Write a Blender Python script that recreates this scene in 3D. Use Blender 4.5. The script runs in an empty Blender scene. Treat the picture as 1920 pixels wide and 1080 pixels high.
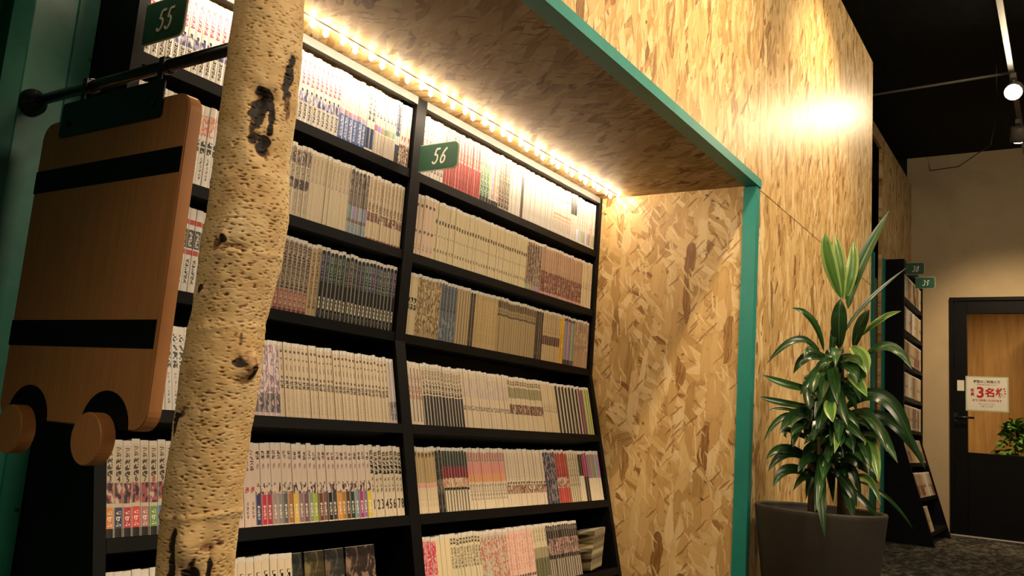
import bpy, bmesh, math, random
import numpy as np
from mathutils import Matrix, Vector, noise
from math import pi, sin, cos, radians as R

random.seed(7)
scn = bpy.context.scene
COL = scn.collection

# ------------------------------------------------------------------ camera, world, light, exposure
cam_data = bpy.data.cameras.new('camera')
cam_data.sensor_width = 36.0
cam_data.lens = 30.0
cam_data.clip_start = 0.02
cam = bpy.data.objects.new('camera', cam_data)
COL.objects.link(cam)
CX = Vector((0.5444004, -0.83558397, 0.07367252))
CY = Vector((-0.16845597, -0.02286707, 0.9854439))
CZ = Vector((-0.82173645, -0.54888663, -0.15320795))
m = Matrix((CX, CY, CZ)).transposed().to_4x4()
m.translation = (0, 0, 0.7)
cam.matrix_world = m
scn.camera = cam

scn.view_settings.view_transform = 'Standard'
scn.view_settings.look = 'None'
scn.view_settings.gamma = 1.0
scn.view_settings.use_curve_mapping = False
scn.view_settings.exposure = 0.35

world = bpy.data.worlds.new('room_air')
scn.world = world
world.use_nodes = True
bg = world.node_tree.nodes['Background']
bg.inputs['Color'].default_value = (1.0, 0.80, 0.58, 1)
bg.inputs['Strength'].default_value = 0.05

LED_COL = (1.0, 0.80, 0.56)
LED_E = 150.0                      # radiance of the little bulbs
SPOT_COL = (1.0, 0.74, 0.44)
# track spotlights: (x, y, aim_x, aim_y, aim_z, watts, cone degrees)
RAIL_Z = 3.15
SPOTS = [(-1.4, 0.25, 0.7, 1.3, 0.6, 34, 95), (0.9, 0.25, 1.6, 1.0, 0.9, 55, 110), (2.2, 0.25, 2.3, 1.0, 2.0, 145, 92),
         (3.8, 0.25, 3.9, 1.0, 1.9, 95, 84), (6.15, 0.29, 3.0, 0.5, 1.0, 38, 120)]
# added soft fill lights standing in for the rest of the room: x, y, z, size, watts
for rx, ry, rz_, rsz, rw in ((1.7, -2.1, 3.1, 1.6, 104), (4.6, -1.6, 3.3, 1.8, 38), (-1.9, 0.4, 2.9, 1.2, 20)):
    rl = bpy.data.lights.new('room_fill', 'AREA'); rl.shape = 'SQUARE'; rl.size = rsz; rl.energy = rw; rl.color = (1.0, .80, .55)
    ro = bpy.data.objects.new('room_fill', rl); COL.objects.link(ro); ro.location = (rx, ry, rz_)
    dv = Vector((2.2, 1.3, .9)) - Vector((rx, ry, rz_))
    ro.rotation_euler = dv.to_track_quat('-Z', 'Y').to_euler()

# ------------------------------------------------------------------ helpers
def lin(c):
    if isinstance(c, str):
        c = c.lstrip('#')
        c = [int(c[i:i + 2], 16) / 255 for i in (0, 2, 4)]
        c = [x / 12.92 if x <= 0.04045 else ((x + 0.055) / 1.055) ** 2.4 for x in c]
    return (c[0], c[1], c[2], 1.0)

def tag(o, label=None, cat=None, group=None, kind=None):
    if label: o['label'] = label
    if cat: o['category'] = cat
    if group: o['group'] = group
    if kind: o['kind'] = kind
    return o

def empty(name, loc, rz=0.0, **k):
    o = bpy.data.objects.new(name, None)
    o.empty_display_size = 0.05
    COL.objects.link(o)
    o.location = loc
    o.rotation_euler = (0, 0, rz)
    return tag(o, **k)

def link(name, me, mats=None, parent=None, loc=None, smooth=False):
    if mats is not None:
        for mm in (mats if isinstance(mats, (list, tuple)) else [mats]):
            me.materials.append(mm)
    if smooth:
        me.polygons.foreach_set('use_smooth', [True] * len(me.polygons))
    o = bpy.data.objects.new(name, me)
    COL.objects.link(o)
    if parent is not None: o.parent = parent
    if loc is not None: o.location = loc
    return o

def bm_mesh(name, bm):
    me = bpy.data.meshes.new(name)
    bm.normal_update()
    bm.to_mesh(me)
    bm.free()
    return me

def box_bm(bm, lo, hi, bev=0.0):
    r = bmesh.ops.create_cube(bm, size=1.0)
    vs = r['verts']
    for v in vs:
        v.co = Vector([(lo[i] + hi[i]) / 2 + v.co[i] * (hi[i] - lo[i]) for i in range(3)])
    if bev:
        es = list({e for v in vs for e in v.link_edges})
        bmesh.ops.bevel(bm, geom=es, offset=bev, segments=2, affect='EDGES', profile=0.5)

def box(name, lo, hi, mat, parent=None, bev=0.0):
    """box given in world (or parent) coordinates, its origin at the centre of its base"""
    c = ((lo[0] + hi[0]) / 2, (lo[1] + hi[1]) / 2, lo[2])
    bm = bmesh.new()
    box_bm(bm, [lo[i] - c[i] for i in range(3)], [hi[i] - c[i] for i in range(3)], bev)
    return link(name, bm_mesh(name, bm), mat, parent, c)

def prism(name, pts, axis, a, b, mat, parent=None, loc=None, bev=0.0):
    """polygon pts in the two axes other than `axis` (cyclic order), extruded from a to b along `axis`"""
    bm = bmesh.new()
    def mk(p, t):
        if axis == 0: return (t, p[0], p[1])
        if axis == 1: return (p[0], t, p[1])
        return (p[0], p[1], t)
    v0 = [bm.verts.new(mk(p, a)) for p in pts]
    v1 = [bm.verts.new(mk(p, b)) for p in pts]
    n = len(pts)
    bm.faces.new(v0); bm.faces.new(v1[::-1])
    for i in range(n):
        bm.faces.new((v0[i], v1[i], v1[(i + 1) % n], v0[(i + 1) % n]))
    bmesh.ops.recalc_face_normals(bm, faces=bm.faces)
    if bev:
        es = [e for e in bm.edges if all(abs(f.normal[axis]) < .5 or abs(f.normal[axis]) > .99 for f in e.link_faces) and any(abs(f.normal[axis]) > .99 for f in e.link_faces)]
        bmesh.ops.bevel(bm, geom=es, offset=bev, segments=2, affect='EDGES')
    return link(name, bm_mesh(name, bm), mat, parent, loc)

def tube(name, pts, rad, mat, parent=None, seg=12, cap=True, smooth=True):
    rad = rad if isinstance(rad, (list, tuple)) else [rad] * len(pts)
    bm = bmesh.new()
    pts = [Vector(p) for p in pts]
    rings = []
    for i, p in enumerate(pts):
        d = (pts[min(i + 1, len(pts) - 1)] - pts[max(i - 1, 0)]).normalized()
        up = Vector((0, 0, 1)) if abs(d.z) < .9 else Vector((1, 0, 0))
        s = d.cross(up).normalized(); t = s.cross(d)
        rings.append([bm.verts.new(p + (s * cos(2 * pi * k / seg) + t * sin(2 * pi * k / seg)) * rad[i]) for k in range(seg)])
    for a, b in zip(rings, rings[1:]):
        for k in range(seg):
            bm.faces.new((a[k], a[(k + 1) % seg], b[(k + 1) % seg], b[k]))
    if cap:
        bm.faces.new(rings[0][::-1]); bm.faces.new(rings[-1])
    bmesh.ops.recalc_face_normals(bm, faces=bm.faces)
    o = link(name, bm_mesh(name, bm), mat, parent, smooth=smooth)
    return o

def lathe(name, prof, mat, parent=None, loc=None, seg=48, smooth=True):
    """prof: (radius, z) list"""
    bm = bmesh.new()
    rings = [[bm.verts.new((r * cos(2 * pi * k / seg), r * sin(2 * pi * k / seg), z)) for k in range(seg)] for r, z in prof]
    for a, b in zip(rings, rings[1:]):
        for k in range(seg):
            bm.faces.new((a[k], a[(k + 1) % seg], b[(k + 1) % seg], b[k]))
    bm.faces.new(rings[0][::-1]); bm.faces.new(rings[-1])
    bmesh.ops.recalc_face_normals(bm, faces=bm.faces)
    return link(name, bm_mesh(name, bm), mat, parent, loc, smooth=smooth)

def text(name, body, size, mat, parent, mw, ext=0.0004, sx=1.0, shear=0.0, bold=0.0, align='CENTER'):
    c = bpy.data.curves.new(name, 'FONT')
    c.body = body; c.size = size; c.extrude = ext; c.align_x = align; c.align_y = 'CENTER'; c.shear = shear; c.offset = bold
    c.resolution_u = 3
    t = bpy.data.objects.new(name, c)
    COL.objects.link(t)
    dg = bpy.context.evaluated_depsgraph_get()
    me = bpy.data.meshes.new_from_object(t.evaluated_get(dg))
    bpy.data.objects.remove(t)
    me.transform(mw @ Matrix.Diagonal((sx, 1, 1, 1)))
    return link(name, me, mat, parent)

# --------------------------------------------------------------- node helpers
class NT:
    def __init__(s, name, rough=0.5, spec=0.5, metal=0.0, coat=0.0):
        s.m = bpy.data.materials.new(name)
        s.m.use_nodes = True
        s.t = s.m.node_tree
        s.b = s.t.nodes['Principled BSDF']
        s.b.inputs['Roughness'].default_value = rough
        s.b.inputs['Specular IOR Level'].default_value = spec
        s.b.inputs['Metallic'].default_value = metal
        s.b.inputs['Coat Weight'].default_value = coat
    def set(s, sock, v):
        if isinstance(v, bpy.types.NodeSocket): s.t.links.new(v, sock)
        elif v is not None:
            if hasattr(sock.default_value, '__len__') and not hasattr(v, '__len__'): v = (v, v, v)
            sock.default_value = v
    def n(s, kind, **k):
        nd = s.t.nodes.new(kind)
        for a, b in k.items(): setattr(nd, a, b)
        return nd
    def math(s, op, a, b=None, c=None, clamp=False):
        nd = s.n('ShaderNodeMath', operation=op, use_clamp=clamp)
        s.set(nd.inputs[0], a)
        if b is not None: s.set(nd.inputs[1], b)
        if c is not None: s.set(nd.inputs[2], c)
        return nd.outputs[0]
    def mix(s, f, a, b, blend='MIX'):
        nd = s.n('ShaderNodeMix', data_type='RGBA', blend_type=blend)
        s.set(nd.inputs[0], f); s.set(nd.inputs[6], a); s.set(nd.inputs[7], b)
        return nd.outputs[2]
    def sep(s, v):
        nd = s.n('ShaderNodeSeparateXYZ'); s.set(nd.inputs[0], v); return nd.outputs
    def comb(s, x, y=0.0, z=0.0):
        nd = s.n('ShaderNodeCombineXYZ')
        s.set(nd.inputs[0], x); s.set(nd.inputs[1], y); s.set(nd.inputs[2], z)
        return nd.outputs[0]
    def obj(s):
        return s.n('ShaderNodeTexCoord').outputs['Object']
    def noise(s, vec, scale, detail=2, rough=0.5, dist=0.0):
        nd = s.n('ShaderNodeTexNoise')
        s.set(nd.inputs['Vector'], vec)
        nd.inputs['Scale'].default_value = scale; nd.inputs['Detail'].default_value = detail
        nd.inputs['Roughness'].default_value = rough; nd.inputs['Distortion'].default_value = dist
        return nd.outputs
    def vmul(s, v, k):
        nd = s.n('ShaderNodeVectorMath', operation='MULTIPLY'); s.set(nd.inputs[0], v); s.set(nd.inputs[1], k); return nd.outputs[0]
    def vadd(s, v, k):
        nd = s.n('ShaderNodeVectorMath', operation='ADD'); s.set(nd.inputs[0], v); s.set(nd.inputs[1], k); return nd.outputs[0]
    def ramp(s, f, stops, interp='LINEAR'):
        nd = s.n('ShaderNodeValToRGB'); cr = nd.color_ramp; cr.interpolation = interp
        while len(cr.elements) < len(stops): cr.elements.new(0.5)
        for e, (p, c) in zip(cr.elements, stops): e.position = p; e.color = lin(c)
        s.set(nd.inputs[0], f); return nd.outputs[0]
    def bump(s, h, strength, dist):
        nd = s.n('ShaderNodeBump'); nd.inputs['Strength'].default_value = strength; nd.inputs['Distance'].default_value = dist
        s.set(nd.inputs['Height'], h); s.t.links.new(nd.outputs[0], s.b.inputs['Normal'])
    def out(s, c): s.set(s.b.inputs['Base Color'], c)

def plain(name, col, rough=0.5, spec=0.5, metal=0.0, var=0.12, scale=14.0, bump=0.0):
    """flat paint with a slight uneven tone"""
    q = NT(name, rough, spec, metal)
    f = q.noise(q.obj(), scale, 4, 0.6)[0]
    a = lin(col)
    lo = tuple(max(0, x * (1 - var)) for x in a[:3]); hi = tuple(min(1, x * (1 + var)) for x in a[:3])
    q.out(q.ramp(f, [(0.3, lo), (0.7, hi)]))
    if bump: q.bump(q.noise(q.obj(), scale * 12, 3)[0], bump, 0.002)
    return q.m

def osb(name, ax, seed, stretch=1.0, light=1.0, lay=5, rough=0.42, size=1.15):
    """oriented strand board: overlapping layers of long chips, each chip its own tone.  ax = the two object axes of the board face"""
    q = NT(name, rough, 0.30)
    c = q.sep(q.obj())
    u, v = c[ax[0]], c[ax[1]]
    base = q.comb(u, v, 0.0)
    wob = q.noise(q.vadd(base, (seed, seed * 2.0, 0)), 14, 4, 0.6)[1]
    wob = q.vmul(q.vadd(wob, (-.5, -.5, -.5)), (0.026, 0.026, 0))
    base = q.vadd(base, wob)
    col = None; hgt = None
    rnd = random.Random(int(seed * 10))
    L = light
    stops = [(0.0, (.20 * L, .085 * L, .025 * L)), (0.12, (.41 * L, .25 * L, .085 * L)), (0.45, (.56 * L, .36 * L, .140 * L)), (0.8, (.63 * L, .44 * L, .195 * L)), (1.0, (.74 * L, .57 * L, .31 * L))]
    sizes = [(.13, .034), (.10, .024), (.11, .028), (.085, .018), (.10, .024), (.065, .013), (.10, .022)]
    for i in range(lay):
        ang = R([90, 14, 152, 60, 118, 40, 98][i] - 90) * stretch + pi / 2 + rnd.uniform(-.12, .12)
        ln, wd = sizes[i][0] * size, sizes[i][1] * size * (1.15 if stretch > .5 else 1.0)
        mp = q.n('ShaderNodeMapping', vector_type='POINT')
        q.set(mp.inputs['Vector'], base)
        mp.inputs['Rotation'].default_value = (0, 0, -ang)
        mp.inputs['Location'].default_value = (rnd.uniform(0, 9), rnd.uniform(0, 9), 0)
        vec = q.vmul(mp.outputs[0], (1 / ln, 1 / wd, 0))
        vo = q.n('ShaderNodeTexVoronoi', voronoi_dimensions='2D', feature='F1', distance='MINKOWSKI')
        vo.inputs['Exponent'].default_value = 2.5
        vo.inputs['Scale'].default_value = 1.0
        q.set(vo.inputs['Vector'], vec)
        rgb = q.sep(vo.outputs['Color'])
        grain = q.noise(q.vmul(mp.outputs[0], (12, 260, 0)), 1.0, 2)[0]
        tone = q.math('ADD', rgb[0], q.math('MULTIPLY', q.math('SUBTRACT', grain, 0.5), 0.55))
        ci = q.ramp(tone, stops)
        # dark outline where a chip lies on another
        edge = q.math('MULTIPLY', q.math('SUBTRACT', vo.outputs['Distance'], 0.48), 3.2, clamp=True)
        ci = q.mix(q.math('MULTIPLY', edge, 0.40), ci, (.15 * L, .065 * L, .02 * L, 1))
        if col is None: col, hgt = ci, rgb[2]
        else:
            m_ = q.math('MULTIPLY', q.math('GREATER_THAN', rgb[1], 0.44), q.math('LESS_THAN', vo.outputs['Distance'], 0.66))
            col = q.mix(m_, col, ci)
            nd = q.n('ShaderNodeMix', data_type='FLOAT'); q.set(nd.inputs[0], m_); q.set(nd.inputs[2], hgt); q.set(nd.inputs[3], rgb[2]); hgt = nd.outputs[0]
    # thin pale and dark slivers on top
    for ang, c_, th_ in ((58, stops[4][1], .90), (128, stops[0][1], .92), (84, stops[4][1], .90)):
        mp = q.n('ShaderNodeMapping', vector_type='POINT'); q.set(mp.inputs['Vector'], base)
        mp.inputs['Rotation'].default_value = (0, 0, -(R(ang - 90) * stretch + pi / 2)); mp.inputs['Location'].default_value = (ang * .37, ang * .11, 0)
        vo = q.n('ShaderNodeTexVoronoi', voronoi_dimensions='2D', feature='F1'); vo.inputs['Scale'].default_value = 1.0
        q.set(vo.inputs['Vector'], q.vmul(mp.outputs[0], (1 / (.055 * size), 1 / (.0062 * size), 0)))
        m_ = q.math('MULTIPLY', q.math('GREATER_THAN', q.sep(vo.outputs['Color'])[1], th_), q.math('LESS_THAN', vo.outputs['Distance'], .42))
        col = q.mix(q.math('MULTIPLY', m_, .7), col, (*c_, 1))
    big = q.noise(base, 2.3, 2)[0]
    col = q.mix(q.math('MULTIPLY', big, 0.25), col, q.mix(0.5, col, (.40 * L, .20 * L, .06 * L, 1)))
    # small dark resin specks
    sp = q.noise(base, 42, 2)[0]
    col = q.mix(q.math('MULTIPLY', q.math('SUBTRACT', sp, 0.67), 9.0, clamp=True), col, (.07, .03, .012, 1))
    q.out(col)
    q.bump(hgt, 0.35, 0.0012)
    return q.m

# --------------------------------------------------------------- materials
M = {}
M['osb_yz'] = osb('strand_board_end_panel', (1, 2), 1.3, 1.15, 0.95, 7, 0.5, 1.35)
M['osb_xz'] = osb('strand_board_wall', (0, 2), 4.1, 0.55, 1.0, 7, 0.39, 1.3)
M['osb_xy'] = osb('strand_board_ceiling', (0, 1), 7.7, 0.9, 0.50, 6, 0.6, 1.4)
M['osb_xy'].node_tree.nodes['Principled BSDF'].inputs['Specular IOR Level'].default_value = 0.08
M['black'] = plain('black_laminate', (.0026, .0026, .0032), 0.5, 0.14, var=.25)
M['lit_rail'] = plain('led_lit_rail', (.16, .15, .14), 0.4, 0.5, var=.1)  # bulb glow on the case's top rail, put into its paler colour
M['black_metal'] = plain('black_powder_coat', (.006, .006, .007), 0.3, 0.5, var=.2)
M['teal'] = plain('teal_paint', (.010, .20, .168), 0.42, 0.4, var=.10, scale=9)
M['green_sign'] = plain('dark_green_sign', (.022, .085, .050), 0.4, 0.4, var=.06)
M['white'] = plain('white_lettering', (.75, .74, .68), 0.5, 0.3, var=.05)
M['clear_edge'] = plain('pale_sign_rim', (.50, .55, .40), 0.3, 0.4, var=.05)
M['paper'] = plain('page_paper', (.62, .56, .46), 0.8, 0.2, var=.12, scale=80)
M['beige'] = plain('beige_wall_paint', (.50, .385, .235), 0.75, 0.25, var=.06, scale=5, bump=.08)
M['ceil'] = plain('dark_ceiling_paint', (.012, .013, .011), 0.9, 0.2, var=.3)
M['pot'] = plain('grey_brown_planter', (.030, .025, .019), 0.55, 0.3, var=.14, scale=6)
M['soil'] = plain('potting_soil', (.030, .018, .010), 0.95, 0.1, var=.5, scale=90, bump=.5)
M['rail'] = plain('white_track_metal', (.22, .20, .17), 0.4, 0.5, var=.05)
M['brown_side'] = plain('dark_brown_board', (.060, .024, .010), 0.5, 0.4, var=.3)
M['olive'] = plain('olive_glazed_edge', (.10, .12, .055), 0.3, 0.5, var=.3)
M['red_ink'] = plain('red_ink', (.50, .020, .018), 0.5, 0.3, var=.05)
M['dark_ink'] = plain('dark_ink', (.03, .022, .02), 0.6, 0.3, var=.05)
M['notice'] = plain('notice_paper', (.80, .76, .66), 0.5, 0.3, var=.04)
M['steel'] = plain('brushed_threshold', (.70, .66, .58), 0.35, 0.5, metal=.2, var=.1)

q = NT('led_bulb', 0.5)
q.b.inputs['Emission Color'].default_value = (*LED_COL, 1); q.b.inputs['Emission Strength'].default_value = LED_E
M['led'] = q.m
q = NT('lamp_lens', 0.5)
q.b.inputs['Emission Color'].default_value = (1.0, .86, .62, 1); q.b.inputs['Emission Strength'].default_value = 60
M['lens'] = q.m

# container steel, teal paint worn and smeared
q = NT('worn_green_steel', 0.45, 0.4)
o3 = q.obj()
f = q.noise(o3, 3.2, 5, .65)[0]
c = q.ramp(f, [(.3, (.004, .070, .052)), (.55, (.008, .125, .080)), (.75, (.016, .19, .115))])
sp = q.math('MULTIPLY', q.math('SUBTRACT', q.noise(o3, 26, 2)[0], .70), 14, clamp=True)
q.out(q.mix(sp, c, (.004, .018, .014, 1)))
q.bump(q.noise(o3, 8, 3)[0], .25, .01)
M['steel_green'] = q.m

# hanging board veneer
q = NT('reddish_plywood', 0.48, 0.4)
o3 = q.obj(); s3 = q.sep(o3)
g = q.noise(q.comb(s3[0], q.math('MULTIPLY', s3[1], 60), q.math('MULTIPLY', s3[2], 2.5)), 2.0, 4, .6)[0]
q.out(q.ramp(g, [(.3, (.40, .165, .050)), (.7, (.50, .225, .078))]))
M['ply'] = q.m
M['ply_edge'] = plain('plywood_edge', (.36, .18, .075), 0.6, 0.3, var=.2, scale=60)

# plywood of the little room behind the glazed door
q = NT('warm_pine_boards', 0.6, 0.3)
o3 = q.obj(); s3 = q.sep(o3)
g = q.noise(q.comb(q.math('MULTIPLY', s3[0], 14), q.math('MULTIPLY', s3[1], 14), q.math('MULTIPLY', s3[2], 1.2)), 1.6, 4, .6)[0]
q.out(q.ramp(g, [(.3, (.40, .22, .07)), (.7, (.58, .36, .14))]))
M['pine'] = q.m

# carpet tiles, mottled grey
q = NT('mottled_carpet', 0.95, 0.1)
o3 = q.obj()
a = q.noise(q.vmul(o3, (1.0, 2.6, 1)), 9, 4, .7, .6)[0]
b = q.noise(o3, 300, 2)[0]
c = q.ramp(a, [(.38, (.020, .019, .017)), (.5, (.075, .068, .056)), (.62, (.22, .20, .165))])
q.out(q.mix(.35, c, q.ramp(b, [(.3, (.02, .018, .016)), (.7, (.16, .145, .12))]), 'OVERLAY'))
q.bump(b, .6, .003)
M['carpet'] = q.m

# leaves
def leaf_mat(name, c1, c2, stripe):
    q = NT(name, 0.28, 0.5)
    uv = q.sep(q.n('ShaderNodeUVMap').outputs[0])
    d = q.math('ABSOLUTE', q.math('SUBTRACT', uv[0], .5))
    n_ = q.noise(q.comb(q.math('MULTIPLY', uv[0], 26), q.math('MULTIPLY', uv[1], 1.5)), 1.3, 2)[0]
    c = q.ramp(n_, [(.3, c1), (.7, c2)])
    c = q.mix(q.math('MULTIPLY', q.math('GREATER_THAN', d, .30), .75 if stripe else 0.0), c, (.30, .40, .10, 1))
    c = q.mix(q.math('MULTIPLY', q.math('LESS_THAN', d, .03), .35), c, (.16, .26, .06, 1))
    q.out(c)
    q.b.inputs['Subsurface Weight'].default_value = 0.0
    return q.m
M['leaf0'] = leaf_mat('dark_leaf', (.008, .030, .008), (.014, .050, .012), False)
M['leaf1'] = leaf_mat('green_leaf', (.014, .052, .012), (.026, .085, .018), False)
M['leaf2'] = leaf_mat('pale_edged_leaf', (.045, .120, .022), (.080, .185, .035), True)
M['stem'] = plain('woody_cane', (.12, .085, .045), 0.8, 0.2, var=.4, scale=50, bump=.4)
M['shrub'] = plain('fresh_green_leaf', (.09, .20, .035), 0.4, 0.4, var=.45, scale=30)
q = NT('door_glass', 0.02, 0.5)
q.b.inputs['Transmission Weight'].default_value = 1.0; q.b.inputs['IOR'].default_value = 1.01
q.b.inputs['Base Color'].default_value = (.97, .97, .93, 1)
M['glass'] = q.m


# ------------------------------------------------------------------ book spines (printed designs are flat print, so they live in the material)
def spine(name, base, items, rough=0.34, cap=(.66, .63, .58), warm=0.0):
    """items are printed from the foot (v=0) to the head (v=1) of the spine, u runs across it"""
    q = NT('spine_' + name, rough, 0.45)
    uv = q.sep(q.n('ShaderNodeUVMap').outputs[0])
    u, v = uv[0], uv[1]
    at = q.n('ShaderNodeAttribute', attribute_name='bid'); bid = at.outputs['Fac']
    col = lin(base)
    col = q.mix(q.math('MULTIPLY', q.noise(q.comb(u, v, q.math('MULTIPLY', bid, 37.0)), 2.0, 2)[0], .22), col, tuple(x * .72 for x in col[:3]) + (1,))
    def between(x, a, b):
        return q.math('MULTIPLY', q.math('GREATER_THAN', x, a), q.math('LESS_THAN', x, b))
    seed = 1.0
    for it in items:
        k = it[0]; seed += 7.31
        if k == 'band':
            _, a, b, c = it; msk = between(v, a, b); cc = lin(c)
        elif k == 'stripe':
            _, a, b, c = it[:4]; msk = between(u, a, b); cc = lin(c)
            if len(it) > 4: msk = q.math('MULTIPLY', msk, between(v, it[4], it[5]))
        elif k == 'vary':                      # every volume its own colour
            _, a, b, s_, l_ = it; msk = between(v, a, b)
            wn = q.n('ShaderNodeTexWhiteNoise', noise_dimensions='1D'); q.set(wn.inputs['W'], q.math('MULTIPLY', bid, 917.0))
            w2 = q.n('ShaderNodeTexWhiteNoise', noise_dimensions='1D'); q.set(w2.inputs['W'], q.math('MULTIPLY', bid, 411.0))
            hs = q.n('ShaderNodeCombineColor', mode='HSV')
            q.set(hs.inputs[0], wn.outputs[0]); q.set(hs.inputs[1], s_)
            q.set(hs.inputs[2], q.math('MULTIPLY', q.math('ADD', q.math('MULTIPLY', w2.outputs[0], .9), .45), l_)); cc = hs.outputs[0]
        elif k == 'tint':                      # this volume's own printed colour
            _, a, b = it; msk = between(v, a, b)
            cc = q.n('ShaderNodeAttribute', attribute_name='tint').outputs['Color']
        elif k == 'pic':                       # small printed picture
            _, a, b, c1, c2 = it; msk = between(v, a, b)
            nn = q.noise(q.comb(q.math('MULTIPLY', u, 0.9), q.math('MULTIPLY', v, 5.0), q.math('MULTIPLY', bid, 53.0)), 2.2, 1, .5)[0]
            msk = q.math('MULTIPLY', msk, q.math('GREATER_THAN', nn, .40))
            cc = q.mix(q.math('GREATER_THAN', nn, .53), lin(c1), lin(c2))
        elif k == 'text':                      # column of small printed characters
            _, a, b, n_, c, u0, u1, dens = it[:8]; per = len(it) > 8
            uu = q.math('DIVIDE', q.math('SUBTRACT', u, u0), u1 - u0); vv = q.math('MULTIPLY', q.math('DIVIDE', q.math('SUBTRACT', v, a), b - a), n_)
            ch = q.math('FLOOR', vv); fr = q.math('FRACT', vv)
            cell = q.comb(q.math('ADD', q.math('FLOOR', q.math('MULTIPLY', uu, 4.0)), seed), q.math('ADD', q.math('FLOOR', q.math('MULTIPLY', fr, 5.0)), q.math('MULTIPLY', ch, 8.0)), bid if per else seed)
            wn = q.n('ShaderNodeTexWhiteNoise', noise_dimensions='3D'); q.set(wn.inputs['Vector'], cell)
            msk = q.math('MULTIPLY', q.math('MULTIPLY', between(v, a, b), between(uu, 0.0, 1.0)), q.math('MULTIPLY', q.math('LESS_THAN', fr, .84), q.math('GREATER_THAN', wn.outputs[0], 1 - dens)))
            cc = lin(c)
        col = q.mix(msk, col, cc)
    # clear film over the joint edges catches the light, a highlight painted as slightly paler margins, and a pale curved head
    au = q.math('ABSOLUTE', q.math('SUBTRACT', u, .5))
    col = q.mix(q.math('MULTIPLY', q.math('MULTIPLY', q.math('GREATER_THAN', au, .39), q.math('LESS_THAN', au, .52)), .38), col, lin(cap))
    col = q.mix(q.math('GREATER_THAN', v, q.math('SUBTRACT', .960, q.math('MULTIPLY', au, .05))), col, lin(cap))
    q.out(col)
    return q.m

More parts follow.
